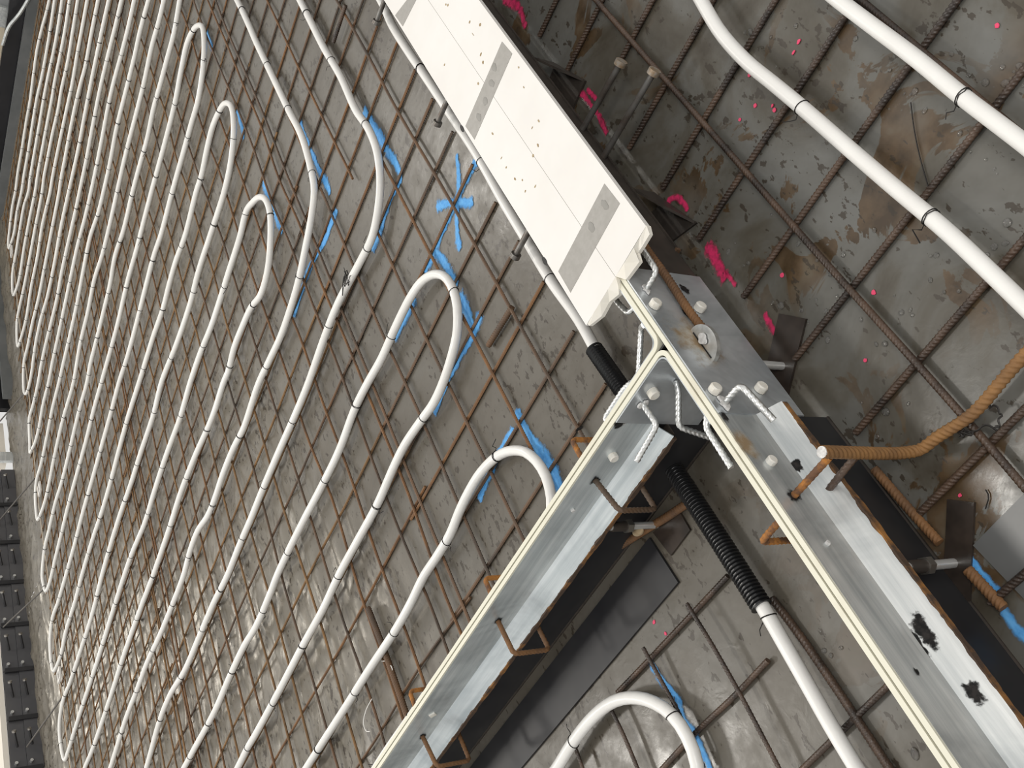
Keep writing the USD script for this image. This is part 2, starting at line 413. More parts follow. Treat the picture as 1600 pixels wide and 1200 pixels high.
# grey film: wet and rust-stained near the camera (x > -1.3), drier further off
M['floor'] = mat('grey_film_floor', {
    'g': ('geometry', {}),
    'sx': ('separate_xyz', {}),
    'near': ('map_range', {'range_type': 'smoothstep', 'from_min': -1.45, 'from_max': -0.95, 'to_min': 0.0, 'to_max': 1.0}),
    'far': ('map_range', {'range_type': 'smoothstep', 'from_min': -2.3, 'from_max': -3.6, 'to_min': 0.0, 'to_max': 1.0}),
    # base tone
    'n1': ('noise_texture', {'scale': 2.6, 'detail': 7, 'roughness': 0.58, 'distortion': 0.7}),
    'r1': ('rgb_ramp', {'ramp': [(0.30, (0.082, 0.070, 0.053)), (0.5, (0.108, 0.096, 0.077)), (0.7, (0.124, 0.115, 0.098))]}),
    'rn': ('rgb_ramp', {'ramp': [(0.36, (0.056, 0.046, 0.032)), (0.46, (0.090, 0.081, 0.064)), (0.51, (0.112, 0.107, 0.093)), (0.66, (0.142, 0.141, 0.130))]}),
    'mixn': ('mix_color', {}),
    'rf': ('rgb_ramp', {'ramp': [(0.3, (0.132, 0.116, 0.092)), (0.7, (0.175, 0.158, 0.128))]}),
    'mixf': ('mix_color', {}),
    # rust puddles with crisp outlines
    'n2': ('noise_texture', {'scale': 5.2, 'detail': 6, 'roughness': 0.58, 'distortion': 0.9}),
    'e2': ('map_range', {'range_type': 'smoothstep', 'from_min': 0.538, 'from_max': 0.556}),
    'n2b': ('noise_texture', {'scale': 2.6, 'detail': 3}),
    'e2b': ('map_range', {'range_type': 'smoothstep', 'from_min': 0.36, 'from_max': 0.56}),
    'k2': ('math', {'math_type': 'multiply'}),
    'k3': ('math', {'math_type': 'multiply'}),
    'k4': ('math', {'math_type': 'multiply', 'value2': 0.85}),
    'n3': ('noise_texture', {'scale': 16, 'detail': 4}),
    'rc': ('rgb_ramp', {'ramp': [(0.35, (0.048, 0.026, 0.009)), (0.55, (0.088, 0.049, 0.018)), (0.7, (0.108, 0.078, 0.044))]}),
    'mixr': ('mix_color', {}),
    # dried mud specks
    'mp': ('mapping', {'scale': (1.0, 0.52, 1.0), 'rotation': (0, 0, 0.5)}),
    'n4': ('noise_texture', {'scale': 46, 'detail': 3, 'roughness': 0.6}),
    'n4b': ('noise_texture', {'scale': 4.2, 'detail': 2}),
    'e4b': ('map_range', {'from_min': 0.42, 'from_max': 0.68, 'to_min': -0.05, 'to_max': 0.07, 'clamp': True}),
    'a4': ('math', {'math_type': 'add'}),
    'e4': ('map_range', {'range_type': 'smoothstep', 'from_min': 0.598, 'from_max': 0.630}),
    's4': ('math', {'math_type': 'multiply', 'value2': 0.85}),
    'mixs': ('mix_color', {'b': (0.040, 0.030, 0.020)}),
    # gloss: wet patches
    'rr': ('map_range', {'from_min': 0.35, 'from_max': 0.65, 'to_min': 0.24, 'to_max': 0.44, 'clamp': True}),
    'b1': ('noise_texture', {'scale': 26, 'detail': 4, 'distortion': 0.6}),
    'bu': ('bump', {'strength': 0.15, 'distance': 0.004}),
    'p': ('principled_bsdf', {'specular_ior_level': 0.5}),
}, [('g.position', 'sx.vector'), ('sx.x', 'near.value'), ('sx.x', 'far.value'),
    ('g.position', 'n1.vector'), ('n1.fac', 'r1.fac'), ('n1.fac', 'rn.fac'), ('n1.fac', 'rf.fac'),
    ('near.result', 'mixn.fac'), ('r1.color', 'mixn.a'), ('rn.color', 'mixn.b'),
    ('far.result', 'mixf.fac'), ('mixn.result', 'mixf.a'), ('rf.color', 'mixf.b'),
    ('g.position', 'n2.vector'), ('n2.fac', 'e2.value'), ('g.position', 'n2b.vector'), ('n2b.fac', 'e2b.value'),
    ('e2.result', 'k2.value1'), ('e2b.result', 'k2.value2'), ('k2.value', 'k3.value1'), ('near.result', 'k3.value2'), ('k3.value', 'k4.value1'),
    ('g.position', 'n3.vector'), ('n3.fac', 'rc.fac'), ('k4.value', 'mixr.fac'), ('mixf.result', 'mixr.a'), ('rc.color', 'mixr.b'),
    ('g.position', 'mp.vector'), ('mp.vector', 'n4.vector'), ('g.position', 'n4b.vector'), ('n4b.fac', 'e4b.value'), ('n4.fac', 'a4.value1'), ('e4b.result', 'a4.value2'),
    ('a4.value', 'e4.value'), ('e4.result', 's4.value1'), ('s4.value', 'mixs.fac'), ('mixr.result', 'mixs.a'),
    ('mixs.result', 'p.base_color'), ('n3.fac', 'rr.value'), ('rr.result', 'p.roughness'),
    ('g.position', 'b1.vector'), ('b1.fac', 'bu.height'), ('bu.normal', 'p.normal')])


# ------------------------------------------------------------------ floor film
def sstep(a, b, x):
    t = np.clip((x - a) / (b - a), 0, 1)
    return t * t * (3 - 2 * t)


def floor_z(x, y):
    x, y = np.asarray(x, float), np.asarray(y, float)
    o = np.zeros_like(x)
    base = 0.003 * (meshkit.fbm(np.stack([x * 2.2, y * 2.2, o], -1), 3, 5) - 0.5)
    # crumpled film in the middle distance: ridges that run along y
    a = sstep(-2.3, -3.6, x) * (0.35 + 0.65 * sstep(5.5, 3.0, y))
    w = meshkit.fbm(np.stack([x * 9 + 1.4 * meshkit.noise(np.stack([x * 2, y * 2, o], -1), 3), y * 2.4, o], -1), 3, 11)
    ridge = (1 - np.abs(2 * w - 1)) ** 3
    b = sstep(-7.75, -8.1, x)
    c = sstep(-2.2, -3.0, x) * sstep(4.6, 3.2, y)
    return base + 0.011 * a * (1 + 0.8 * c) * (ridge - 0.45) - (0.004 + 0.004 * c) * a + 0.03 * b * (ridge - 0.2)


def grid_mesh(x0, x1, y0, y1, d):
    xs, ys = np.arange(x0, x1 + d / 2, d), np.arange(y0, y1 + d / 2, d)
    X, Y = np.meshgrid(xs, ys, indexing='ij')
    v = np.stack([X, Y, floor_z(X, Y)], -1).reshape(-1, 3)
    n = len(ys)
    i = (np.arange(len(xs) - 1)[:, None] * n + np.arange(n - 1)[None]).ravel()
    f = np.stack([i, i + n, i + n + 1, i + 1], -1)
    return v, np.vstack([f[:, [0, 1, 2]], f[:, [0, 2, 3]]])


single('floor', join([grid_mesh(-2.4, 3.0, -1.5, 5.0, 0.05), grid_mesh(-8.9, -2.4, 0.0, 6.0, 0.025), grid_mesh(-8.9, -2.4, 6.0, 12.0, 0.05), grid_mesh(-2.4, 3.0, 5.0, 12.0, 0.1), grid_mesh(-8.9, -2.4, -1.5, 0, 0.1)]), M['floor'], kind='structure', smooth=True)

# overlaps of the film: thin second layers with a visible edge
def film_lap(name, pts, label):
    q = [at(p) for p in pts]
    c = np.array(q)
    v = np.vstack([c + [0, 0, 0.0055], c * [1, 1, 0] + [0, 0, -0.004]])
    n = len(q)
    f = [[0, i, i + 1] for i in range(1, n - 1)] + [[i, n + i, n + (i + 1) % n] for i in range(n)] + [[i, n + (i + 1) % n, (i + 1) % n] for i in range(n)]
    m = trimesh.Trimesh(v, np.array(f), process=False)
    fa = np.array(f)
    if np.cross(v[1] - v[0], v[2] - v[0])[2] < 0:
        fa = fa[:, ::-1]
    single(name, (v, fa), M['flap'], label, 'plastic film', smooth=False)


film_lap('film_overlap', [(1523, 852), (1562, 812), (1602, 772), (1740, 900), (1650, 985)], 'smooth grey film flap with a straight lapped edge by the right frame edge')

# ------------------------------------------------------------------ structure at the far side
single('trim_1', join([box((-9.2, 11.1, -0.02), (-4.2, 11.16, 0.09))]), M['upstand'], kind='structure', smooth=False)
single('trim_2', join([box((-8.55, 8.55, -0.02), (-8.48, 11.1, 0.10))]), M['upstand'], kind='structure', smooth=False)
single('wall_far', box((-9.4, 11.2, 0), (-4.0, 11.26, 0.245)), M['blackwall'], kind='structure', smooth=False)
single('wall_left', box((-8.75, 8.55, 0), (-8.69, 11.2, 0.42)), M['blackwall'], kind='structure', smooth=False)
single('wall_back', box((-5.62, 11.55, 0.0), (-3.5, 11.65, 2.2)), M['greywall'], kind='structure', smooth=False)
single('wall_back_1', box((-9.5, 11.55, 0.0), (-5.85, 11.7, 2.2)), M['creamwall'], kind='structure', smooth=False)
single('trim_3', join([box((-5.85, 11.5, 0), (-5.62, 11.6, 2.2))]), M['galv'], kind='structure', smooth=False)

# ------------------------------------------------------------------ reinforcing mesh
BZ = [-1.555, -1.748, -1.948, -2.153, -2.335]
AY = [1.318, 1.518, 1.721, 1.926, 2.112, 2.303, 2.497, 2.687, 2.889, 3.075, 3.275]
while AY[-1] < 10.75:
    AY.append(AY[-1] + 0.1965)
BX = [-2.385, -2.51, -2.70, -2.893]
while BX[-1] > -7.75:
    BX.append(BX[-1] - 0.1925)


def bar_line(a, b, sag=0.004, n=7):
    t = np.linspace(0, 1, n)[:, None]
    p = np.array(a) * (1 - t) + np.array(b) * t
    L = np.linalg.norm(np.array(b) - np.array(a))
    d = np.array([-(b[1] - a[1]), b[0] - a[0], 0]) / L
    return p + d * rng.normal(0, sag, (n, 1)) * (L ** 0.5)


def mesh_sheet(label, abars, bbars, mats, ra=0.005, rb=0.005, step=0.06, ribbed=False, n=6, zb=0.0165, za=0.006):
    c = np.mean([b[0] for b in abars + bbars], 0)
    t = thing('rebar_mesh', label, 'rebar mesh', (c[0], c[1], 0))
    for k, (kind, bars, r, z) in enumerate((('a', abars, ra, za), ('b', bbars, rb, zb))):
        for a, b in bars:
            m = random.choice(mats)
            p = bar_line((a[0], a[1], z), (b[0], b[1], z), 0.0025 if ribbed else 0.0032, max(3, int(np.hypot(b[0] - a[0], b[1] - a[1]) / 0.35)))
            part('cross_bar' if kind == 'a' else 'long_bar', rebar(p, r, ribbed, n, step=None if ribbed else step), m, t, smooth=50)
    return t


mesh_sheet('grey-brown rebar mesh sheet beside the white foam board, marked by the blue paint star',
           [((-1.40, y), (-2.44, y)) for y in AY if y < 3.1],
           [((x, 1.27), (x, yt)) for x, yt in zip(BZ, (3.95, 3.07, 2.90, 3.42, 3.0))],
           [M['rust_mid'], M['rust_mid'], M['rust_light']], ribbed=True, ra=0.0052, rb=0.0052)
mesh_sheet('brown rebar mesh sheet at the top of the photo under the two S-curved white pipes',
           [((-1.40, y), (-2.44, y)) for y in AY if 3.1 < y < 6.0],
           [((x + 0.004, yb), (x, 6.0)) for x, yb in zip(BZ[1:], (3.35, 3.19, 3.45, 2.9))],
           [M['rust_mid'], M['rust_light']], step=0.06)
mesh_sheet('rusty rebar mesh sheet under the middle runs of looped white pipe',
           [((-2.27 - rng.uniform(0, .05), y), (-5.30 - rng.uniform(0, .06), y)) for y in AY],
           [((x, 1.25), (x, 10.9)) for x in BX if x > -5.3],
           [M['rust_mid'], M['rust_light'], M['rust_far']], step=0.08)
mesh_sheet('orange rebar mesh sheet at the far left under the pipe turns beside the dark formwork',
           [((-5.12 - rng.uniform(0, .05), y + 0.012), (-7.95 - rng.uniform(0, .1), y + 0.012)) for y in AY],
           [((x + 0.05, 1.25), (x + 0.05, 10.9)) for x in BX if x < -5.0],
           [M['rust_far'], M['rust_far'], M['rust_light']], step=0.1)
bx2 = at((1437, 77), 0.017)[0]
mesh_sheet('dark wet rebar mesh sheet on the stained film right of the joint',
           [((-0.928 + rng.uniform(-.01, .01), y), (1.1, y)) for y in (0.506, 0.703, 0.908, 1.113, 1.315, 1.517, 1.712, 1.894, 2.084, 2.276, 2.47, 2.66, 2.86)],
           [((-0.737, 0.30), (-0.737, 3.0)), ((bx2, 0.3), (bx2, 3.0))],
           [M['rust_wet'], M['rust_wet'], M['rust_wet']], ribbed=True, ra=0.0068, rb=0.0068, n=12, za=0.008, zb=0.021)

# loose and bent bars
t = thing('rebar_mesh', 'dark wet rebar mesh corner between the two rails at the bottom of the photo', 'rebar mesh', (-1.5, 0.6, 0))
for pts, z in (([(1137, 900), (1015, 1030), (965, 1082)], .010), ([(1200, 1032), (1150, 1085), (1087, 1145), (1000, 1240)], .010), ([(1440, 1020), (1302, 1155), (1230, 1225)], .010)):
    part('cross_bar', rebar([at(p, z) for p in pts], 0.0062, True, 10), M['rust_wet'], t, smooth=50)
for pts, zs in (([(1073, 943), (1110, 1003), (1155, 1082), (1200, 1167), (1235, 1235)], (.040, .038, .034, .032, .03)), ([(1005, 1012), (1030, 1058), (1057, 1107), (1100, 1200)], (.030, .026, .024, .022)), ([(953, 1105), (975, 1150), (1000, 1210)], (.030, .028, .026)), ([(898, 1165), (912, 1205)], (.028, .028))):
    part('long_bar', rebar([at(p, z) for p, z in zip(pts, zs)], 0.0048, True, 10), M['rust_wet'], t, smooth=50)


def loose_bar(pts, r, m, label, pitch=0.0085):
    c = np.array(pts).mean(0)
    tt = single('reinforcing_bar', rebar(pts, r, True, 12, pitch=pitch), M[m], label, 'rebar', smooth=50)
    return tt


loose_bar([at((1077, 784), .012), at((1043, 807), .012), at((1000, 833), .012), at((955, 862), .012)], 0.0095, 'rust_light', 'thick orange-brown bar behind the dark foot plate below the black sleeve')
loose_bar([at((1206, 935), .012), at((1250, 993), .012), at((1340, 1125), .012), at((1400, 1216), .012)], 0.0085, 'rust_wet', 'thick dark bar lying along the white pipe that leaves the black sleeve')
loose_bar([at((1366, 733), .012), at((1420, 795), .012), at((1468, 848), .012)], 0.0085, 'rust_light', 'rust-brown bar lying beside the black plate, ending at the dark foot plate')
loose_bar([at((1512, 890), .012), at((1568, 950), .012)], 0.0095, 'rust_light', 'short thick rusty bar right of the dark foot plate over blue paint')
loose_bar([at((800, 480), .014), at((763, 540), .014), at((750, 514), .014)][:2][::-1] , 0.009, 'rust_mid', 'short thick brown bar beside the blue paint under the foam board edge')
loose_bar([ony((0, 0), 1.0) * 0 + q for q in (at((575, 950), .020), at((600, 1015), .020), at((640, 1130), .020))], 0.0105, 'rust_mid', 'thick dark brown bar crossing under pipes just left of the second rail')
loose_bar([at((540, 8), .026), at((521, 66), .026)], 0.008, 'rust_wet', 'short dark brown bar between the two S-curved pipes at the top edge')

# ------------------------------------------------------------------ heating pipes
PZ, PR = 0.0375, 0.0148


def tie(p, tdir, r):
    tdir = tdir / np.linalg.norm(tdir)
    s = np.cross(tdir, [0, 0, 1.0])
    s /= max(np.linalg.norm(s), 1e-9)
    a = np.linspace(0, 2 * np.pi, 15)
    slant = rng.uniform(-0.4, 0.4)
    ring = p + (r + 0.0012) * (np.cos(a)[:, None] * s + np.sin(a)[:, None] * np.array([0, 0, 1.0])) + tdir * (slant * r * np.cos(a))[:, None]
    side = random.choice((-1, 1))
    q = p + s * side * (r + 0.002)
    tail = np.array([q, q + s * side * 0.010 + [0, 0, -0.004], q + s * side * 0.018 + tdir * rng.uniform(-.014, .014) + [0, 0, 0.004], q + s * side * 0.028 + tdir * rng.uniform(-.028, .028) + [0, 0, rng.uniform(-.004, .012)]])
    ms = [tube(ring, 0.0013, 4, closed_ends=False), tube(tail, 0.0013, 4)]
    if rng.uniform() < 0.35:
        ring2 = ring + tdir * 0.004 + rng.normal(0, 0.0008, ring.shape)
        ms.append(tube(ring2, 0.0012, 4, closed_ends=False))
    return join(ms)


def pipe(pts, label, z=PZ, r=PR, ties=True, step=0.03, n=14, first=0.15, gap=(0.36, 0.52), group=None, world=False, tie_at=None):
    w = np.array(pts, float) if world else np.array([at(p, z) for p in pts])
    q = resample(w, step)
    t = thing('heating_pipe', label, 'pipe', (w[0][0], w[0][1], 0), group)
    part('tube', tube(q, r, n), M['pipe'], t, smooth=60)
    if tie_at is not None:
        for p in tie_at:
            c = at(p, z)
            i = int(np.argmin(np.linalg.norm(q - c, axis=1)))
            i = min(max(i, 1), len(q) - 2)
            part('tie_wire', tie(q[i], q[i + 1] - q[i - 1], r), M['wire'], t, smooth=60)
    elif ties:
        s = np.r_[0, np.cumsum(np.linalg.norm(np.diff(q, axis=0), axis=1))]
        d = first
        while d < s[-1] - 0.05:
            i = min(max(int(np.searchsorted(s, d)), 1), len(q) - 2)
            part('tie_wire', tie(q[i], q[i + 1] - q[i - 1], r), M['wire'], t, smooth=60)
            d += rng.uniform(*gap)
    return t


def c4(ox, oy, pts):
    """points read in a 4x enlargement whose corner is (ox, oy)"""
    return [(ox + x / 4, oy + y / 4) for x, y in pts]


def beyond(pts, d):
    """carry a run on past the frame in its last direction (on the floor plane)"""
    a, b = at(pts[-3], PZ), at(pts[-1], PZ)
    u = (b - a) / np.linalg.norm(b - a)
    q = b + u * d
    c = R @ (q - [0, 0, H])
    return list(pts) + [(800 + F * c[0] / c[2], 600 + F * c[1] / c[2])]


K1 = c4(0, 0, [(312, -20), (295, 60), (262, 180), (232, 310), (212, 450), (190, 620), (165, 760), (138, 930), (112, 1080), (98, 1190)])
runs = {}
runs[1] = K1 + c4(0, 300, [(78, 90), (62, 220), (53, 310)])
runs[2] = c4(0, 0, [(345, -20), (318, 160), (290, 330), (262, 480), (230, 620), (205, 770), (175, 960), (150, 1100), (137, 1190)]) + c4(0, 300, [(108, 120), (90, 250), (66, 330)])
runs[3] = c4(0, 0, [(392, -20), (365, 160), (338, 310), (305, 460), (277, 600), (250, 760), (215, 960), (190, 1110), (180, 1190)]) + c4(0, 300, [(150, 90), (122, 250), (94, 420), (80, 500), (78, 600)])
runs[4] = c4(0, 0, [(438, -20), (410, 170), (380, 330), (345, 500), (325, 620), (290, 800), (260, 960), (235, 1100), (222, 1190)]) + c4(0, 300, [(185, 170), (150, 360), (122, 540), (96, 625)])
runs[5] = c4(0, 0, [(490, -20), (455, 200), (425, 380), (385, 560), (365, 680), (330, 830), (300, 980), (275, 1110), (266, 1190)]) + c4(0, 300, [(222, 220), (185, 420), (152, 590), (125, 710), (108, 800), (106, 905)])
runs[6] = c4(0, 0, [(550, -20), (515, 170), (485, 330), (455, 510), (425, 650), (390, 810), (350, 1000), (325, 1130), (316, 1190)]) + c4(0, 300, [(265, 210), (235, 400), (195, 600), (165, 790), (128, 925)])
runs[7] = c4(0, 0, [(618, -20), (570, 220), (535, 410), (505, 520), (465, 690), (435, 840), (405, 1000), (380, 1130), (372, 1190)]) + c4(0, 300, [(322, 250), (278, 480), (243, 660), (203, 820), (175, 960), (150, 1070), (147, 1180), (152, 1250)])
runs[8] = c4(0, 0, [(685, -20), (640, 180), (600, 370), (565, 540), (530, 720), (490, 930), (455, 1090), (432, 1190)]) + c4(0, 300, [(378, 240), (340, 450), (298, 650), (255, 800), (222, 960), (195, 1150), (175, 1235)])
runs[9] = c4(0, 0, [(765, -20), (725, 150), (680, 330), (630, 540), (580, 790), (540, 1000), (500, 1190)]) + c4(0, 300, [(470, 130), (422, 340), (385, 510), (358, 660), (325, 800), (285, 960), (255, 1100), (240, 1190)]) + c4(0, 600, [(208, 130), (184, 220), (186, 330), (188, 385)])
runs[10] = c4(0, 0, [(845, -20), (805, 160), (762, 330), (715, 500), (680, 650), (640, 860), (600, 1060), (572, 1190)]) + c4(0, 300, [(535, 150), (485, 340), (450, 500), (408, 700), (365, 900), (330, 1060), (305, 1190)]) + c4(0, 600, [(270, 130), (245, 270), (222, 360), (200, 408)])
runs[11] = c4(0, 0, [(935, -20), (880, 180), (840, 360), (790, 560), (730, 800), (690, 1010), (650, 1190)]) + c4(0, 300, [(618, 120), (562, 290), (522, 490), (482, 700), (440, 890), (400, 1060), (370, 1190)]) + c4(0, 600, [(330, 150), (290, 350), (258, 500), (228, 610), (222, 700), (228, 800)])
runs[12] = c4(0, 0, [(1030, -20), (1000, 110), (950, 290), (905, 500), (850, 720), (790, 950), (735, 1190)]) + c4(0, 300, [(688, 200), (642, 385), (590, 550), (550, 750), (502, 950), (460, 1190)]) + c4(0, 600, [(395, 220), (342, 450), (310, 610), (280, 740), (245, 835)])
runs[13] = c4(0, 0, [(1128, -20), (1090, 200), (1045, 370), (1005, 520), (960, 680), (925, 850), (875, 1030), (832, 1190)]) + c4(0, 300, [(775, 230), (720, 400), (690, 570), (655, 720), (608, 910), (565, 1080), (545, 1190)]) + c4(0, 600, [(500, 150), (440, 400), (388, 610), (348, 740), (308, 910), (280, 1030), (265, 1190)]) + c4(0, 900, [(272, 50)])
runs[14] = c4(0, 0, [(1170, 270), (1135, 430), (1095, 640), (1035, 880), (950, 1190)]) + c4(0, 300, [(890, 220), (850, 375), (800, 550), (740, 810), (700, 960), (635, 1190)]) + c4(0, 600, [(590, 150), (540, 350), (488, 540), (430, 750), (382, 950), (345, 1100), (325, 1190)]) + c4(0, 900, [(302, 70)])
runs[15] = c4(0, 0, [(1272, 400), (1240, 620), (1195, 780), (1148, 950), (1080, 1190)]) + c4(0, 300, [(1012, 250), (962, 400), (920, 560), (852, 830), (800, 1020), (745, 1190)]) + c4(0, 600, [(700, 160), (640, 375), (580, 590), (520, 800), (468, 1000), (415, 1190)]) + c4(0, 900, [(368, 150), (326, 280), (314, 420), (322, 540)])
runs[16] = c4(0, 0, [(1385, 670), (1330, 790), (1295, 930), (1262, 1090), (1230, 1190)]) + c4(0, 300, [(1160, 265), (1100, 430), (1060, 570), (1022, 720), (960, 900), (870, 1190)]) + c4(0, 600, [(800, 210), (740, 430), (690, 620), (640, 790), (580, 970), (515, 1190)]) + c4(0, 900, [(470, 160), (412, 350), (385, 480), (352, 570)])
runs[17] = c4(0, 0, [(1462, 800), (1445, 1000), (1405, 1190)]) + c4(0, 300, [(1368, 110), (1310, 285), (1240, 500), (1200, 660), (1160, 790), (1100, 960), (1010, 1190)]) + c4(0, 600, [(960, 190), (880, 430), (820, 620), (760, 790), (700, 980), (640, 1190)]) + c4(0, 900, [(580, 230), (500, 480), (440, 660), (392, 790), (372, 940), (382, 1060)])
runs[18] = c4(0, 300, [(1580, 65), (1540, 120), (1500, 280), (1430, 500), (1380, 660), (1320, 840), (1255, 1000), (1190, 1190)]) + c4(0, 600, [(1130, 200), (1040, 445), (960, 690), (910, 855), (825, 1060), (780, 1190)]) + c4(0, 900, [(700, 240), (600, 560), (520, 800), (465, 970), (425, 1100)])
runs[19] = c4(400, 300, [(88, 130), (92, 280), (75, 480), (30, 640)]) + c4(0, 300, [(1570, 720), (1520, 830), (1465, 970), (1430, 1110), (1398, 1190)]) + c4(0, 600, [(1330, 200), (1220, 450), (1130, 680), (1060, 900), (960, 1190)]) + c4(0, 900, [(880, 200), (780, 480), (690, 760), (580, 1080), (530, 1200)])
runs[20] = c4(0, 0, [(1470, -25), (1530, 100), (1570, 190)]) + c4(400, 0, [(0, 260), (100, 470), (205, 690), (285, 850), (340, 1040), (365, 1190)]) + c4(400, 300, [(348, 150), (308, 360), (265, 560), (215, 730), (155, 900), (85, 1050), (15, 1200)]) + c4(0, 600, [(1525, 270), (1460, 400), (1395, 560), (1345, 710), (1300, 820), (1235, 920), (1190, 1040), (1150, 1190)]) + c4(0, 900, [(1070, 200), (1000, 370), (925, 530), (850, 730), (788, 890), (690, 1200)])
runs[21] = c4(400, 0, [(262, -25), (340, 130), (425, 300), (530, 480), (625, 690), (705, 810), (755, 940), (775, 1080), (776, 1190)]) + c4(400, 300, [(757, 150), (725, 285), (665, 410), (595, 540), (535, 650), (485, 760), (420, 930), (325, 1200)]) + c4(400, 600, [(240, 205), (140, 430), (50, 640), (-35, 850)]) + c4(0, 600, [(1500, 1000), (1420, 1200)]) + c4(0, 900, [(1340, 160), (1250, 370), (1155, 590), (1065, 740), (1000, 900), (915, 1200)])
runs[22] = c4(400, 300, [(1110, 515), (1035, 560), (965, 660), (870, 850), (785, 1040), (700, 1190)]) + c4(400, 600, [(620, 150), (520, 415), (400, 660), (310, 830), (200, 1050), (135, 1190)]) + c4(400, 900, [(85, 120), (0, 315)]) + c4(0, 900, [(1530, 430), (1440, 620), (1345, 840), (1215, 1080), (1150, 1200)])
runs[23] = c4(400, 300, [(1180, 530), (1232, 610), (1258, 720), (1258, 870), (1228, 1010), (1170, 1190)]) + c4(400, 600, [(1110, 120), (1035, 225), (930, 380), (865, 510), (760, 750), (640, 970), (520, 1190)]) + c4(400, 900, [(420, 205), (290, 440), (160, 690), (0, 985)]) + c4(0, 900, [(1550, 1070), (1480, 1210)])
runs[24] = c4(400, 600, [(1620, 415), (1560, 425), (1490, 465), (1400, 560), (1322, 690), (1270, 800), (1218, 930), (1130, 1080), (1050, 1200)]) + c4(400, 900, [(970, 165), (880, 325), (705, 590), (560, 820), (430, 1020), (315, 1200)])
runs[25] = [(822, 707), (842, 725), (856, 752), (862, 790), (852, 830), (815, 885), (770, 942), (738, 985), (690, 1050), (650, 1108), (600, 1180), (575, 1220)]


def loop(a, tip, b):
    return runs[a] + [tip] + runs[b][::-1]


pipe(loop(1, (14, 388), 2), 'leftmost white pipe loop along the grey upstand at the top left')
pipe(loop(3, (21, 461), 4), 'white pipe loop whose left turn is second from the top')
pipe(loop(5, (28, 541), 6), 'white pipe loop whose left turn is third from the top')
pipe(loop(7, (41, 615), 8), 'white pipe loop whose left turn sits beside the end of the far formwork')
pipe(loop(9, (47, 707), 10), 'white pipe loop whose left turn is fifth from the top')
pipe(loop(11, (59, 812), 12), 'white pipe loop whose left turn encloses the upper square clip')
serp = (runs[13] + [(71, 923)] + runs[14][::-1] + [(305, 43), (316, 42), (319, 62)] + runs[15] + [(84, 1048)] + runs[16][::-1] + [(353, 161), (362, 168)] + runs[17] + [(101, 1187)] + runs[18][::-1] + [(405, 308), (415, 312)] + beyond(runs[19], 1.4))
pipe(serp, 'long white pipe snaking through the three round turns nearest the top left')
pipe(beyond(runs[20], 1.5), 'white pipe bending in an S, left one of the two that leave the top edge')
pipe(beyond(runs[21], 1.5), 'white pipe bending in an S beside the upper blue arrow-like paint line')
pipe(beyond(runs[22][::-1], 0)[:0] + beyond(runs[22], 1.4)[::-1] + runs[23] + beyond(runs[23], 1.4)[-1:], 'white pipe with a wide round turn below the blue paint star')
pipe(beyond(runs[24], 1.3)[::-1] + runs[25], 'white pipe with a round turn that disappears behind the second rail')

# pipe beside the board, through the black sleeve and on
pipe([(572, -40), (600, 10), (612, 38), (640, 83), (660, 112), (700, 172), (745, 240), (790, 320), (820, 370), (862, 440), (905, 500), (935, 553), (985, 628), (1060, 745), (1125, 845), (1190, 945), (1222, 1000), (1262, 1070), (1300, 1137), (1340, 1203), (1385, 1275)],
     'white pipe running along the foam board edge and through the black corrugated sleeve', z=0.040, r=0.0155, n=18,
     tie_at=[(657, 105), (752, 262), (862, 440), (1197, 962)])
pipe([(1075, -35), (1098, 5), (1125, 50), (1165, 95), (1210, 132), (1258, 172), (1330, 235), (1400, 295), (1480, 362), (1550, 428), (1640, 515)],
     'thick white pipe curving down from the top edge across the stained film', z=0.050, r=0.0155, n=20, tie_at=[(1252, 160), (1440, 345)])
pipe([(1262, -40), (1310, 0), (1360, 38), (1432, 92), (1505, 152), (1555, 190), (1610, 232), (1680, 290)],
     'thick white pipe crossing the upper right corner', z=0.048, r=0.0155, n=20, tie_at=[(1508, 158)])
pipe([(830, 1250), (868, 1203), (895, 1160), (925, 1122), (955, 1098), (985, 1090), (1018, 1096), (1050, 1117), (1072, 1148), (1088, 1190), (1092, 1240)],
     'short white pipe arch at the bottom edge between the two rails', z=0.042, r=0.0155, n=20, tie_at=[(897, 1156), (1045, 1112)])

# corrugated sleeve
sl = resample([at(p, 0.040) for p in [(928, 545), (985, 628), (1060, 745), (1125, 845), (1190, 948)]], 0.0022)
single('corrugated_sleeve', tube(sl, 0.021, 18, lambda s, th: 0.0028 * np.tanh(2.2 * np.sin(2 * np.pi * s / 0.0088)) + 0 * th), M['corrugated'],
       'black corrugated plastic sleeve around the white pipe below the joint corner', 'pipe sleeve', smooth=40)

# ------------------------------------------------------------------ joint rails
XC, YC, TOP = -0.970, 1.180, 0.305
CW = 0.0125


def arc_path(a, corner, b, r, n=9):
    a, c, b = (np.array(p, float) for p in (a, corner, b))
    u, v = (a - c) / np.linalg.norm(a - c), (b - c) / np.linalg.norm(b - c)
    p0, p1, o = c + u * r, c + v * r, c + (u + v) * r
    q = [a]
    for t in np.linspace(0, np.pi / 2, n):
        q.append(o - v * r * math.cos(t) - u * r * math.sin(t))
    return np.array([a] + [o - v * r * math.cos(t) - u * r * math.sin(t) for t in np.linspace(0, np.pi / 2, n)] + [b])


SHEET = [(0.0125, 0.300), (0.0125, 0.215), (0.0145, 0.205), (0.047, 0.172), (0.052, 0.166)]


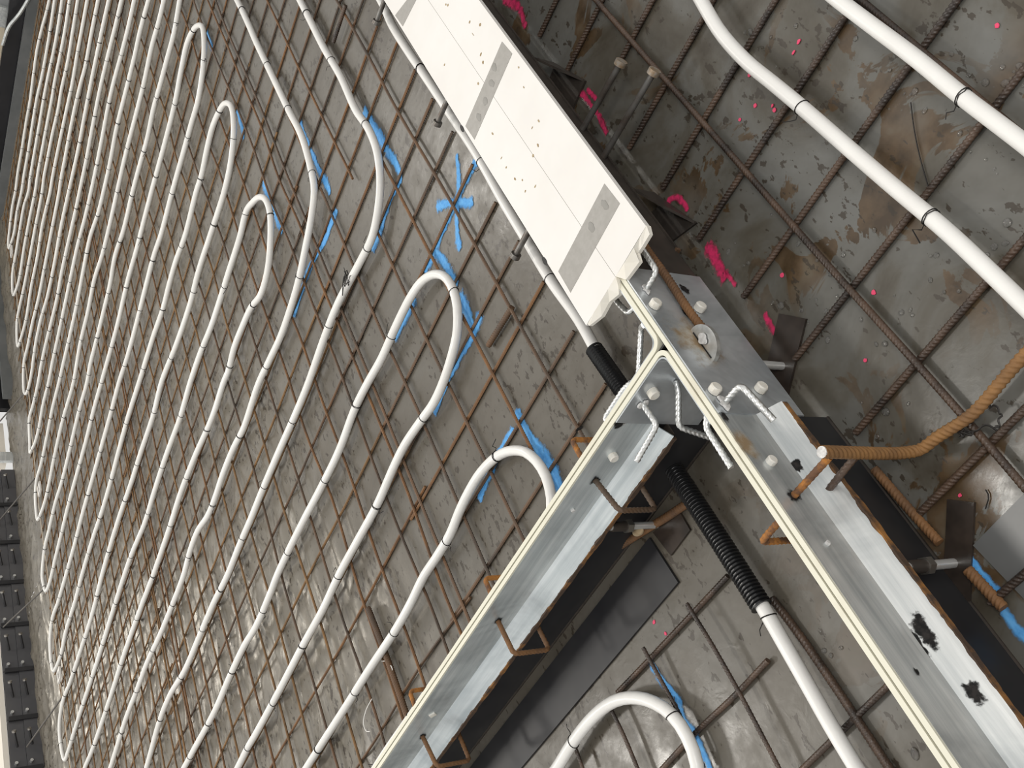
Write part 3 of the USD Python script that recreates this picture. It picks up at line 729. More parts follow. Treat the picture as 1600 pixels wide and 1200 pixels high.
def rail(name, label, along, a, b, base, out, back=True, divider=(0.0, 0.2), fa=0.0, fb=0.0):
    mid = (base, (a + b) / 2) if along == 'y' else ((a + b) / 2, base)
    t = thing(name, label, 'joint rail', (mid[0], mid[1], 0))
    for s in ([out, -out] if back else [out]):
        part('top_strip', extrude_profile([(0.0020, 0.27), (0.0020, TOP), (0.0122, TOP), (0.0122, 0.27)], along, a, b, base, s), M['cream'], t, smooth=False)
        part('web_sheet', sheet_mesh(SHEET, 0.003, along, a, b, base, s), M['galv'] if along == 'y' else M['galv_x'], t, smooth=25)
        part('rusty_edge', edge_strip(along, a, b, base, s), M['rust_edge'], t, smooth=30)
        part('under_web', extrude_profile([(0.044, 0.158), (0.044, 0.162), (0.012, 0.162), (0.012, 0.158)], along, a, b, base, s), M['brown_steel'], t, smooth=False)
    part('divider_plate', extrude_profile([(-0.011, divider[0]), (-0.011, divider[1]), (0.013, divider[1]), (0.013, divider[0])], along, a - fa, b + fb, base, out), M['black_steel'], t, smooth=False)
    part('gap_filler', extrude_profile([(-0.0022, 0.2), (-0.0022, 0.2985), (0.0022, 0.2985), (0.0022, 0.2)], along, a, b, base, out), M['slot'], t, smooth=False)
    part('divider_foot', extrude_profile([(0.0125, 0.0), (0.0125, 0.006), (0.0165, 0.005), (0.0165, 0.0)], along, a - fa, b + fb, base, out), M['brown_steel'], t, smooth=False)
    return t


def edge_strip(along, a, b, base, out):
    s = np.arange(a, b, 0.006)
    g = meshkit.noise(np.stack([s * 40, s * 0, s * 0], -1), 4) - 0.5
    g2 = meshkit.noise(np.stack([s * 130, s * 0, s * 0], -1), 9) - 0.5
    rows = []
    for q, e, e2 in zip(s, g, g2):
        o0, o1, z0, z1 = 0.046, 0.0545 + 0.003 * e, 0.1545 - 0.002 * e2, 0.1665 + 0.003 * e + 0.002 * e2
        rows.append([[q, base + out * o, z] if along == 'x' else [base + out * o, q, z] for o, z in ((o0, z0), (o0, z1), (o1, z1), (o1, z0))])
    return loft(np.array(rows))


main = rail('joint_rail', 'galvanised joint rail with burnt flange running to the lower right corner', 'y', -0.45, 0.975, XC, 1)
second = rail('joint_rail', 'galvanised joint rail with rusty wire loops running to the bottom edge', 'x', -4.3, -1.18, YC, -1)
upper = thing('joint_rail', 'dark joint rail mostly hidden under the white foam board', 'joint rail', (XC, 4.0, 0))
for sg_ in (1, -1):
    part('top_strip', extrude_profile([(0.0015, 0.27), (0.0015, TOP), (0.0120, TOP), (0.0120, 0.27)], 'y', 1.40, 6.5, XC, sg_), M['cream'], upper, smooth=False)
part('divider_plate', box((XC - 0.012, 1.40, 0.078), (XC + 0.0125, 6.5, 0.27)), M['brown_steel'], upper, smooth=False)
part('base_strip', box((XC - 0.040, 1.402, 0.0), (XC - 0.034, 6.5, 0.072)), M['black_steel'], upper, smooth=False)
part('bottom_lip', box((XC - 0.03, 1.50, 0.072), (XC + 0.017, 6.5, 0.078)), M['brown_steel'], upper, smooth=False)
part('lip_end', box((XC - 0.034, 1.492, 0.070), (XC + 0.018, 1.500, 0.082)), M['rust_mid'], upper, smooth=False)

corner = thing('joint_corner', 'galvanised T-shaped corner joint piece with white bolt caps between the rails', 'joint corner', (XC, YC, 0))
part('top_strip', box((XC + 0.0020, 0.975, 0.27), (XC + 0.0122, 1.40, TOP)), M['cream'], corner, smooth=False)
part('gap_filler', join([box((XC - 0.0022, 0.975, 0.1), (XC + 0.0022, 1.40, 0.2985)), box((-1.18, YC - 0.0022, 0.1), (XC - 0.0022, YC + 0.0022, 0.2985))]), M['slot'], corner, smooth=False)
pa = arc_path((XC - 0.0071, 1.40), (XC - 0.0071, YC + 0.0071), (-1.18, YC + 0.0071), 0.022)
pb = arc_path((XC - 0.0071, 0.975), (XC - 0.0071, YC - 0.0071), (-1.18, YC - 0.0071), 0.022)
part('top_strip', sweep(pa, 0.0102, 0.27, TOP), M['cream'], corner, smooth=30)
part('top_strip', sweep(pb, 0.0102, 0.27, TOP), M['cream'], corner, smooth=30)
part('corner_plate', box((XC + 0.0125, 0.975, 0.072), (XC + 0.0160, 1.40, 0.303)), M['galv_dark'], corner, smooth=False)
pa2 = arc_path((XC - 0.0142, 1.40), (XC - 0.0142, YC + 0.0142), (-1.18, YC + 0.0142), 0.022)
pb2 = arc_path((XC - 0.0142, 0.975), (XC - 0.0142, YC - 0.0142), (-1.18, YC - 0.0142), 0.022)
part('corner_plate', sweep(pa2, 0.0034, 0.072, 0.303), M['galv_dark'], corner, smooth=30)
part('corner_plate', sweep(pb2, 0.0034, 0.072, 0.303), M['galv_dark'], corner, smooth=30)
part('base_strip', box((XC - 0.040, 0.985, 0.0), (XC - 0.034, 1.398, 0.070)), M['black_steel'], corner, smooth=False)
# short inner fold of the galvanised plate showing at the edge of the main corner plate
PX = XC + 0.016


def cap(px, plane, val, parent, r=0.0125, h=0.014, m='cap', sides=12, name='bolt_cap'):
    if plane == 'x':
        c = onx(px, val)
        axis = np.array([1.0, 0, 0])
    else:
        c = ony(px, val)
        axis = np.array([0, -1.0, 0])
    prof = np.array([c - axis * 0.001, c + axis * h * 0.8, c + axis * h])
    part(name, tube(prof, [r, r, r * 0.82], sides), M[m], parent, smooth=30)
    return c


for p in [(1022, 478), (1092, 483), (1115, 611), (1187, 609)]:
    cap(p, 'x', PX + 0.002, corner)
cap((1019, 612), 'y', YC - 0.017, corner)
cap((957, 712), 'y', YC - 0.0135, second, 0.011, 0.012)
cap((676, 1117), 'y', YC - 0.0135, second, 0.0125, 0.003, sides=4)
cap((1204, 722), 'x', XC + 0.0135, main, 0.010, 0.010)
cap((895, 797), 'y', YC - 0.0135, second, 0.005, 0.004, 'weld_white', 6, 'weld_spot')
cap((1293, 849), 'x', XC + 0.0135, main, 0.005, 0.004, 'weld_white', 6, 'weld_spot')

# half-round plate standing out of the corner plate, with the rusty bar welded above it
hc = onx((1096, 540), PX)
aa = np.linspace(-np.pi / 2, np.pi / 2, 17)
hd = np.array([[hc[0] + 0.040 * math.cos(a), hc[1] + 0.046 * math.sin(a)] for a in aa])
rows = np.array([[[x, y, z] for x, y in hd] for z in (hc[2] - 0.010, hc[2] + 0.0)])
part('half_round_plate', loft(rows), M['galv_bar'], corner, smooth=30, label='half-round pale plate with a slot welded to the corner plate')
part('weld_bead', blob(hc + [0.014, 0.004, 0.002], (1, 0, 0), (0, 1, 0), 0.010, 0.012, 3, th=0.006), M['weld_white'], corner)
part('plate_slot', box((hc[0] + 0.001, hc[1] - 0.038, hc[2]), (hc[0] + 0.0035, hc[1] + 0.036, hc[2] + 0.0012)), M['slot'], corner, smooth=False)
part('scorch_mark', blob(onx((1085, 532), PX + 0.0002), (0, 1, 0), (0, 0, 1), 0.105, 0.075, 21, soft=True), M['scorch'], corner)
part('scorch_mark', blob(onx((1072, 488), PX + 0.0012), (0, 1, 0), (0, 0, 1), 0.030, 0.010, 22, rough=0.6, soft=True), M['soot'], corner)
part('scorch_mark', blob(onx((1070, 452), PX + 0.0012), (0, 1, 0), (0, 0, 1), 0.022, 0.012, 23, rough=0.6, soft=True), M['soot'], corner)
rb = [onx(p, PX + 0.012) for p in [(1000, 374), (1018, 400), (1040, 430), (1075, 483), (1103, 520)]]
loose_bar(rb, 0.0085, 'rust_light', 'rusty ribbed bar welded along the corner plate beside the foam board end')


# galvanised zigzag anchors
def anchor(pts, parent, m='galv_bar', r=0.0062, name='anchor_bar', smooth=False, pitch=0.011, label=None):
    q = np.array(pts, float)
    # rounded bends
    out = [q[0]]
    for i in range(1, len(q) - 1):
        a, b, c = q[i - 1:i + 2]
        ra = min(0.014, np.linalg.norm(a - b) / 2.2, np.linalg.norm(c - b) / 2.2)
        p0, p1 = b + (a - b) / np.linalg.norm(a - b) * ra, b + (c - b) / np.linalg.norm(c - b) * ra
        for t in np.linspace(0, 1, 6):
            out.append((1 - t) ** 2 * p0 + 2 * t * (1 - t) * b + t * t * p1)
    out.append(q[-1])
    part(name, rebar(out, r, True, 10, pitch=pitch, step=0.0026, smooth=False), M[m] if isinstance(m, str) else m, parent, smooth=50, label=label)


def splat(c, u, v, seed, parent, r=0.012, m='weld_white'):
    part('weld_bead', blob(c, u, v, r, r * 0.8, seed, th=0.004, rough=0.6), M[m], parent)


w = onx((1009, 453), PX)
anchor([w, at((1027, 424), w[2]), at((1001, 385), w[2]), at((985, 362), w[2])], corner)
splat(w + [0.001, 0, 0], (0, 1, 0), (0, 0, 1), 31, corner)
w = onx((1131, 631), PX)
e2 = at((1157, 601), w[2])
anchor([w, e2, at((1209, 657), w[2] - 0.03)], corner)
splat(w + [0.001, 0, 0], (0, 1, 0), (0, 0, 1), 32, corner, 0.016)
part('scorch_mark', blob(onx((1133, 652), PX + 0.001), (0, 1, 0), (0, 0, 1), 0.016, 0.010, 33, rough=0.5, soft=True), M['soot'], corner)
yf = YC - 0.0165
w = ony((1056, 596), yf)
p1 = at((1060, 667), w[2])
anchor([w, at((1060, 610), w[2]), p1, at((1116, 686), w[2] - 0.085)], corner)
w2 = onx((1105, 650), XC - 0.016)
anchor([w2, at((1103, 668), w2[2]), at((1143, 731), w2[2] - 0.01)], corner)
w = ony((1004, 631), yf)
anchor([w, at((1027, 664), w[2]), at((995, 720), w[2])], corner)
splat(w + [0, -0.001, 0], (1, 0, 0), (0, 0, 1), 34, corner)
w = onx((1006, 508), XC - 0.017)
anchor([w, at((1002, 512), 0.24), at((998, 583), 0.24)], corner)
anchor([ony((987, 598), YC + 0.03), at((976, 606), 0.275), at((944, 655), 0.275), at((955, 658), 0.275)], corner)
anchor([at((958, 462), 0.25), at((966, 474), 0.25), at((981, 489), 0.25), at((990, 481), 0.25)], corner)

# rusty loops on the second rail: out of the web, down, and back below the flange
for px0, px1, px2, px3 in [((930, 750), (968, 798), (1022, 800), (1000, 765)), ((778, 970), (803, 1022), (857, 1017), (843, 968)), ((660, 1150), (683, 1198), (733, 1190), (716, 1150))]:
    a = ony(px0, YC - 0.013)
    b = at(px1, a[2])
    c = ony(px2, b[1])
    c[0] = b[0]
    c[2] = max(c[2], 0.08)
    d = np.array([b[0], YC - 0.013, c[2] + 0.005])
    anchor([a, b, c, d], second, random.choice(['rust_light', 'rust_mid', 'rust_light']), 0.0062, 'wire_loop')
    part('scorch_mark', blob(a + [0, -0.001, 0], (1, 0, 0), (0, 0, 1), 0.020, 0.013, int(abs(a[0]) * 100), rough=0.5, soft=True), M['soot'], second)
for px0, px1, px2 in [((911, 712), (893, 687), (930, 690)), ((766, 932), (757, 904), (790, 901)), ((649, 1108), (640, 1080), (672, 1074))]:
    b = at(px1, 0.255)
    a = np.array([b[0], YC + 0.013, 0.255])
    c = np.array([b[0], b[1], 0.13])
    d = np.array([b[0], YC + 0.013, 0.13])
    anchor([a, b, c, d], second, 'rust_orange', 0.0062, 'wire_loop')
part('scorch_mark', blob(ony((905, 670), YC - 0.0136), (1, 0, 0), (0, 0, 1), 0.012, 0.010, 51, rough=0.5, soft=True), M['soot'], second)
part('scorch_mark', blob(ony((968, 662), YC - 0.0136), (1, 0, 0), (0, 0, 1), 0.022, 0.016, 52, rough=0.6, soft=True), M['soot'], second)
part('scorch_mark', blob(ony((985, 650), YC - 0.0134), (1, 0, 0), (0, 0, 1), 0.030, 0.018, 53, rough=0.6, soft=True), M['scorch'], second)

# loop on the main rail, and the thick bar standing in it
a = onx((1240, 775), XC + 0.013)
b = at((1296, 714), a[2])
c = np.array([b[0], b[1], onx((1350, 733), b[0])[2]])
d = onx((1320, 768), XC + 0.014)
d = np.array([XC + 0.014, b[1], c[2] - 0.01])
anchor([a, b], main, 'rust_orange', 0.0065, 'wire_loop')
anchor([np.array([b[0] + 0.004, b[1], c[2]]), d], main, 'rust_wet', 0.0065, 'wire_loop')
part('scorch_mark', blob(a + [0.001, 0, 0], (0, 1, 0), (0, 0, 1), 0.017, 0.022, 61, rough=0.5, soft=True), M['soot'], main)
vx, vy = b[0] + 0.012, b[1]
bent = [np.array([vx, vy, 0.285]), np.array([vx, vy, 0.06]), np.array([vx + 0.012, vy - 0.003, 0.035]), np.array([vx + 0.05, vy - 0.008, 0.030]), np.array([vx + 0.13, 0.748, 0.034]), np.array([-0.593, 0.752, 0.036]), np.array([0.5, 0.75, 0.036])]
tb = thing('bent_reinforcing_bar', 'thick orange-rusted bar bent from upright to lying on the mesh by the right rail', 'rebar', (vx, vy, 0))
part('bar', rebar(bent, 0.0105, True, 14, pitch=0.0115, step=0.0028), M['rust_bent'], tb, smooth=50)
part('cut_end', tube([[vx, vy, 0.284], [vx, vy, 0.2865]], 0.0102, 14), M['weld_white'], tb)
# loop on the far side of the main rail
b = at((1189, 847), 0.20)
a = np.array([XC - 0.013, b[1], 0.20])
anchor([a, b, np.array([b[0], b[1], 0.10]), np.array([XC - 0.013, b[1], 0.10])], main, 'rust_orange', 0.0065, 'wire_loop')

# burns on the main rail's flange: soot patches lying on the sloping sheet
fu = np.array([0, 1.0, 0])
fv = np.array([0.0325, 0, -0.033]) / math.hypot(0.0325, 0.033)
fn = np.array([0.033, 0, 0.0325]) / math.hypot(0.0325, 0.033)


def on_flange(px):
    d = ray(px)
    p0 = np.array([XC + 0.0145, 0, 0.205])
    o = np.array([0, 0, H])
    t = ((p0 - o) @ fn) / (d @ fn)
    return o + d * t


for px, ru, rv, sd, m in [((1443, 985), 0.038, 0.018, 71, 'soot'), ((1434, 1005), 0.03, 0.010, 72, 'soot'), ((1522, 1082), 0.026, 0.016, 73, 'soot'), ((1245, 728), 0.022, 0.010, 74, 'soot')]:
    part('burn_mark', blob(on_flange(px) + fn * 0.0008, fu, fv, ru, rv, sd, rough=0.6, soft=True), M[m], main)
for px, ru, rv, sd, m in [((1440, 1000), 0.095, 0.030, 75, 'scorch'), ((1530, 1095), 0.065, 0.026, 76, 'scorch')]:
    part('burn_mark', blob(on_flange(px) + fn * 0.0002, fu, fv, ru, rv, sd, rough=0.5, th=0.0005, soft=True), M[m], main)
part('burn_mark', blob(onx((1432, 1050), XC + 0.0136), (0, 1, 0), (0, 0, 1), 0.012, 0.005, 77, rough=0.6, soft=True), M['soot'], main)
part('burn_mark', blob(onx((1165, 695), XC + 0.0136), (0, 1, 0), (0, 0, 1), 0.060, 0.030, 78, rough=0.4, soft=True), M['scorch'], main)


# levelling feet: an upright rod with a nut on a dark plate
def foot(px, corners, parent, zt, nut=None, m='dark_foot', rod=True):
    base = at(px, 0.006)
    q = np.array([at(p, 0.006)[:2] for p in corners])
    if len(q) == 3:
        q = np.vstack([q, q[0] + q[2] - q[1]])
    z = lambda h: np.c_[q, np.full(len(q), h)]
    part('foot_plate', loft(np.array([z(-0.004), z(0.0065)])), M[m], parent, smooth=False)
    if rod:
        p = resample([[base[0], base[1], 0.004], [base[0], base[1], zt]], 0.0012)
        part('levelling_rod', tube(p[::8], 0.0088, 16), M['chrome'], parent, smooth=50)
        if nut:
            part('nut', tube([[base[0], base[1], nut - 0.008], [base[0], base[1], nut + 0.008]], 0.0165, 6), M['nut'], parent, smooth=False)
            part('rod_collar', tube([[base[0], base[1], nut + 0.008], [base[0], base[1], nut + 0.05]], 0.012, 14), M['brown_steel'], parent, smooth=40)


foot((1222, 572), [(1217, 490), (1259, 498), (1229, 621)], corner, 0.15)
foot((1490, 880), [(1480, 780), (1522, 785), (1515, 940)], main, 0.155, 0.085)
foot((1026, 820), [(1062, 800), (1078, 828), (1048, 868), (1020, 832)], second, 0.15, 0.095)
for (p, q, s), lab in (((((914, 126)), (868, 100), (893, 172)), 0), ((((1088, 348)), (1030, 322), (1048, 378)), 1)):
    foot(p, [q, p, s], upper, 0.1, rod=False, m='brown_steel')
    # upright gusset on the plate
    A, B = at(q, 0.0), at(p, 0.0)
    dirv = (A - B) / np.linalg.norm(A - B)
    C = np.array([XC + 0.014, A[1] + (A[1] - B[1]) / max(abs(A[0] - B[0]), 1e-3) * abs(A[0] - XC - 0.014), 0])
    nrm = np.array([-dirv[1], dirv[0], 0]) * 0.003
    tri = np.array([B + [0, 0, 0.006], C + [0, 0, 0.006], C + [0, 0, 0.07], B * 0.55 + C * 0.45 + [0, 0, 0.045]])
    part('gusset', loft(np.array([tri - nrm, tri + nrm])), M['brown_steel'], upper, smooth=False)

# stone chip caught beside the second rail's foot
st = trimesh.creation.icosphere(2, 1.0)
sv = np.array(st.vertices) * [0.020, 0.010, 0.008]
sv *= 1 + 0.25 * (meshkit.noise(np.array(st.vertices) * 1.6, 2)[:, None] - 0.5)
ang = math.atan2(*(at((990, 842), .02) - at((1020, 830), .02))[[1, 0]])
rot = np.array([[math.cos(ang), -math.sin(ang), 0], [math.sin(ang), math.cos(ang), 0], [0, 0, 1]])
sc = at((997, 831), 0.05)
single('stone_chip', (sv @ rot.T + sc, np.array(st.faces)), M['stone'], 'tan stone chip lodged beside the bright levelling rod of the second rail', 'stone', smooth=30)

# headed studs
hz = 0.088
for p in [(970, 98), (1022, 112)]:
    hd_ = at(p, hz)
    y = hd_[1]
    part('headed_stud', tube([[XC + 0.012, y + 0.01, hz], [hd_[0] - 0.004, y, hz]], 0.0078, 14), M['stud'], upper, smooth=40)
    part('stud_head', tube([[hd_[0] - 0.008, y, hz], [hd_[0] + 0.006, y, hz]], 0.0155, 16), M['stud_head'], upper, smooth=30)
for p in [(683, 193), (805, 400), (588, 35)]:
    hd_ = at(p, 0.1)
    y = hd_[1]
    part('headed_stud', tube([[XC - 0.012, y, 0.1], [hd_[0] + 0.004, y, 0.1]], 0.0085, 14), M['stud'], upper, smooth=40)
    part('stud_head', tube([[hd_[0] + 0.008, y, 0.1], [hd_[0] - 0.006, y, 0.1]], 0.0150, 16), M['stud'], upper, smooth=30)
# ------------------------------------------------------------------ white foam board with tape bands
bt = thing('foam_board', 'long white foam cover board with grey tape bands on top of the joint', 'foam board', (XC, 3.0, TOP))
ZB, TB = TOP + 0.012, 0.0115
xr, xl, xs = at((970, 300), ZB)[0], at((867, 430), ZB)[0], at((872, 300), ZB)[0]
yR, yS, yL = at((1010, 352), ZB)[1], at((962, 432), ZB)[1], at((921, 500), ZB)[1]


def slab(poly, z0, z1):
    q = np.array(poly, float)
    return loft(np.array([np.c_[q, np.full(len(q), z0)], np.c_[q, np.full(len(q), z1)]]))


part('panel', slab([(xs + 0.0006, 6.4), (xs + 0.0006, yS), (xr, yR), (xr, 6.4)], ZB - TB, ZB), M['board'], bt, smooth=False)
part('panel', slab([(xl, 6.4), (xl, yL), (xs - 0.0006, yS), (xs - 0.0006, 6.4)], ZB - TB, ZB), M['board'], bt, smooth=False)
# torn, sloping end: faces falling away from the two panels
def end_face(top, low):
    n = len(top)
    v = np.vstack([top, low, np.array(top) - [0, 0, TB], np.array(low) - [0, 0, 0.009]])
    f = []
    for i in range(n - 1):
        f += [[i, n + i, n + i + 1], [i, n + i + 1, i + 1], [2 * n + i, 3 * n + i + 1, 3 * n + i], [2 * n + i, 2 * n + i + 1, 3 * n + i + 1],
              [n + i, 3 * n + i, 3 * n + i + 1], [n + i, 3 * n + i + 1, n + i + 1]]
    f += [[0, 2 * n, 3 * n], [0, 3 * n, n], [n - 1, 2 * n - 1, 4 * n - 1], [n - 1, 4 * n - 1, 3 * n - 1]]
    return v, np.array(f)


tr = [at(p, ZB) for p in [(1010, 352), (1000, 370), (990, 387), (975, 411), (962, 432)]]
lr = [at(p, z) for p, z in zip([(1015, 366), (1003, 386), (996, 396), (999, 409), (978, 437)], (0.309, 0.307, 0.303, 0.299, 0.309))]
part('torn_end', end_face(tr, lr), M['board_end'], bt, smooth=False)
tl = [at(p, ZB) for p in [(962, 432), (950, 452), (938, 472), (928, 488), (918, 506)]]
ll = [at(p, z) for p, z in zip([(966, 448), (967, 460), (952, 472), (940, 494), (921, 509)], (0.311, 0.303, 0.302, 0.304, 0.314))]
part('torn_end', end_face(tl, ll), M['board_end'], bt, smooth=False)
for poly in ([(640, -6), (655, -10), (629, 41), (617, 24)], [(784, 65), (800, 84), (741, 218), (727, 197)], [(944, 287), (968, 318), (891, 457), (872, 424)]):
    q = np.array([at(p, ZB + 0.001)[:2] for p in poly])
    ya, yb = q[:, 1].max(), q[:, 1].min()
    part('tape_band', slab(q, ZB - 0.0002, ZB + 0.0008), M['tape'], bt, smooth=False)
for px, s in (((772, 105), 1), ((768, 130), 2), ((758, 158), 3), ((748, 183), 4), ((945, 320), 5), ((924, 355), 6)):
    part('tape_blister', blob(at(px, ZB + 0.0009), (0, 1, 0), (-1, 0, 0), 0.014, 0.009, 80 + s, th=0.0008), M['tape_patch'], bt)
for px in ((722, 201), (851, 408)):
    part('edge_notch', blob(at(px, ZB + 0.0004), (0, 1, 0), (-1, 0, 0), 0.014, 0.006, 7, th=0.0004, rough=0.05), M['slot'], bt)
for k in range(34):
    y, x = rng.uniform(1.75, 2.9), rng.uniform(xl + 0.02, xr - 0.02)
    part('dirt_speck', blob((x, y, ZB + 0.0002), (0, 1, 0), (-1, 0, 0), abs(rng.normal(0.0025, 0.0015)) + 0.001, abs(rng.normal(0.002, 0.001)) + 0.0008, 200 + k, th=0.0005, n=9), M['stone'], bt)

# ------------------------------------------------------------------ dark flat plate on the film
q = [at((1060, 910), .006), at((1015, 840), .006)]
pl = np.array([[q[0][0], q[0][1]], [q[1][0], q[1][1]], [-4.2, 1.132], [-4.2, 1.005]])
single('steel_plate', slab(pl, -0.004, 0.0075), M['black_steel'], 'dark flat steel strip lying on the film in front of the second rail', 'steel plate', smooth=False)


# ------------------------------------------------------------------ spray paint
def stroke(pts, w, seed):
    q = resample([at(p) for p in pts], 0.012, True)
    t = np.gradient(q, axis=0)
    t /= np.linalg.norm(t, axis=1, keepdims=True)
    q = np.vstack([q[0] - t[0] * w * 0.4, q, q[-1] + t[-1] * w * 0.4])
    t = np.vstack([t[0], t, t[-1]])
    nn = np.stack([-t[:, 1], t[:, 0]], 1)
    s = np.arange(len(q)) * 0.012
    g = np.clip(1.0 + 1.3 * (meshkit.fbm(np.stack([s * 14, s * 0 + seed, s * 0], -1), 3, seed) - 0.45), .45, 1.7)
    g2 = np.clip(1.0 + 1.3 * (meshkit.fbm(np.stack([s * 14, s * 0 + seed + 40, s * 0], -1), 3, seed + 1) - 0.45), .45, 1.7)
    cols = [q[:, :2] + nn * (w * 0.62 * k * (g if k > 0 else g2))[:, None] for k in (1, 0.5, 0, -0.5, -1)]
    pts2 = np.stack(cols, 1).reshape(-1, 2)
    v = np.c_[pts2, floor_z(pts2[:, 0], pts2[:, 1]) + 0.0022]
    u = np.tile([1, .5, 0, .5, 1.0], (len(q), 1))
    u[0] = u[-1] = 1.0
    i = (np.arange(len(q) - 1)[:, None] * 5 + np.arange(4)[None]).ravel()
    f = np.stack([i, i + 1, i + 6, i + 5], -1)
    f = np.vstack([f[:, [0, 1, 2]], f[:, [0, 2, 3]]])
    if np.cross(v[f[0, 1]] - v[f[0, 0]], v[f[0, 2]] - v[f[0, 0]])[2] < 0:
        f = f[:, ::-1]
    return v, f, np.c_[u.ravel(), u.ravel() * 0 + 0.5]


def paint(name, strokes, m, label, seed):
    c = np.mean([at(p) for p, in [(strokes[0][0][0],)]], 0)
    t = thing(name, label, 'paint mark', (c[0], c[1], 0))
    for i, (p, w) in enumerate(strokes):
        part('stroke', stroke(p, w, seed + i), M[m], t)


paint('paint_mark', [([(714, 245), (717, 300), (714, 345), (719, 388)], 0.034), ([(744, 252), (720, 300), (700, 345), (681, 388), (664, 422)], 0.036), ([(684, 324), (705, 316), (738, 315)], 0.036)], 'blue', 'blue sprayed star on the film between the looped pipe and the foam board', 3)
paint('paint_mark', [([(682, 392), (700, 420), (714, 445)], 0.038), ([(647, 468), (634, 497), (618, 528)], 0.045), ([(720, 463), (733, 490), (742, 516), (751, 494)], 0.04), ([(742, 520), (724, 550), (703, 592), (680, 645)], 0.030)], 'blue', 'blue sprayed line passing under the wide round pipe turn', 13)
paint('paint_mark', [([(570, 172), (600, 225), (627, 279), (613, 305), (598, 352), (583, 390)], 0.04)], 'blue', 'blue sprayed line along the right S-curved pipe', 23)
paint('paint_mark', [([(470, 195), (492, 248), (516, 300)], 0.04), ([(526, 330), (503, 388), (487, 412), (475, 447), (460, 492)], 0.045)], 'blue', 'blue sprayed line along the left S-curved pipe', 33)
paint('paint_mark', [([(412, 285), (426, 325), (441, 362)], 0.04)], 'blue', 'blue paint dash beside the third round pipe turn from the top', 43)
paint('paint_mark', [([(369, 168), (375, 190), (381, 214)], 0.04)], 'blue', 'blue paint dash beside the second round pipe turn from the top', 45)
paint('paint_mark', [([(324, 50), (333, 80)], 0.04)], 'blue', 'blue paint dash beside the topmost round pipe turn', 47)
paint('paint_mark', [([(809, 646), (826, 677), (846, 707), (868, 742), (877, 768)], 0.05), ([(802, 672), (783, 702), (766, 742), (750, 778)], 0.032)], 'blue', 'blue sprayed line around the round pipe turn beside the second rail', 53)
paint('paint_mark', [([(1021, 1040), (1040, 1068), (1058, 1092), (1068, 1125), (1085, 1146), (1100, 1175), (1113, 1205)], 0.030)], 'blue', 'blue sprayed line beside the pipe arch at the bottom edge', 63)
paint('paint_mark', [([(1518, 872), (1540, 905), (1560, 934)], 0.020), ([(1570, 955), (1585, 975), (1606, 998)], 0.018)], 'blue', 'blue paint smear beside the short bar at the right frame edge', 73)
paint('paint_mark', [([(1106, 389), (1116, 402), (1126, 422), (1132, 434)], 0.038), ([(1134, 425), (1150, 446)], 0.014)], 'pink', 'bright pink paint blot beside the dark corner bracket', 83)
paint('paint_mark', [([(908, 145), (925, 165), (945, 198)], 0.018), ([(935, 180), (948, 208)], 0.018), ([(918, 140), (932, 155)], 0.014)], 'pink', 'pink paint scribble between the headed studs', 93)
paint('paint_mark', [([(788, 0), (812, 12), (822, 40)], 0.03)], 'pink', 'pink paint blot at the top edge right of the board', 95)
paint('paint_mark', [([(1044, 318), (1052, 309), (1066, 316), (1074, 328)], 0.016)], 'pink', 'pink paint arc beside the second dark bracket', 97)
paint('paint_mark', [([(1196, 492), (1205, 508), (1211, 520)], 0.020)], 'pink', 'small pink paint blot left of the dark foot plate', 99)
dots = [(1171, 117), (1180, 165), (1355, 41), (1248, 65), (1240, 82), (1558, 40), (1207, 165), (1210, 172), (1500, 774), (1365, 457), (1222, 430), (1156, 187), (1352, 563), (1040, 990), (1022, 972)]
single('paint_fleck', join([blob(at(p, 0.0012), (1, 0, 0), (0, 1, 0), rng.uniform(.003, .006), rng.uniform(.003, .006), 300 + i, n=10) for i, p in enumerate(dots)]), M['fleck'], 'scattered tiny pink paint flecks on the wet film at the right', 'paint flecks', kind='stuff')

# ------------------------------------------------------------------ water drops on the wet film
dv = []
dome_v = trimesh.creation.icosphere(1, 1.0)
for k in range(330):
    px = (rng.uniform(1130, 1600), rng.uniform(20, 1180))
    c = at(px, 0)
    if abs(c[0] - XC) < 0.07 or abs(c[0] + 0.737) < 0.013 or abs(c[0] - bx2) < 0.013 or min(abs(c[1] - y) for y in (0.506, 0.703, 0.908, 1.113, 1.315, 1.517, 1.712, 1.894, 2.084, 2.276, 2.47, 2.66)) < 0.014 or meshkit.noise(np.array([c[0] * 6, c[1] * 6, 0.0]), 8) < 0.5:
        continue
    r = abs(rng.normal(0.0035, 0.0018)) + 0.0012
    s = rng.uniform(0.7, 1.5)
    a_ = rng.uniform(0, 3.14)
    vv = np.array(dome_v.vertices) * [r * s, r, r * 0.5]
    vv = vv @ np.array([[math.cos(a_), -math.sin(a_), 0], [math.sin(a_), math.cos(a_), 0], [0, 0, 1]]).T
    dv.append((vv + [c[0], c[1], float(floor_z(c[0], c[1])) + 0.0008], np.array(dome_v.faces)))
single('water_drops', join(dv), M['water'], 'scattered clear water drops on the stained film at the right', 'water drops', kind='stuff', smooth=True)

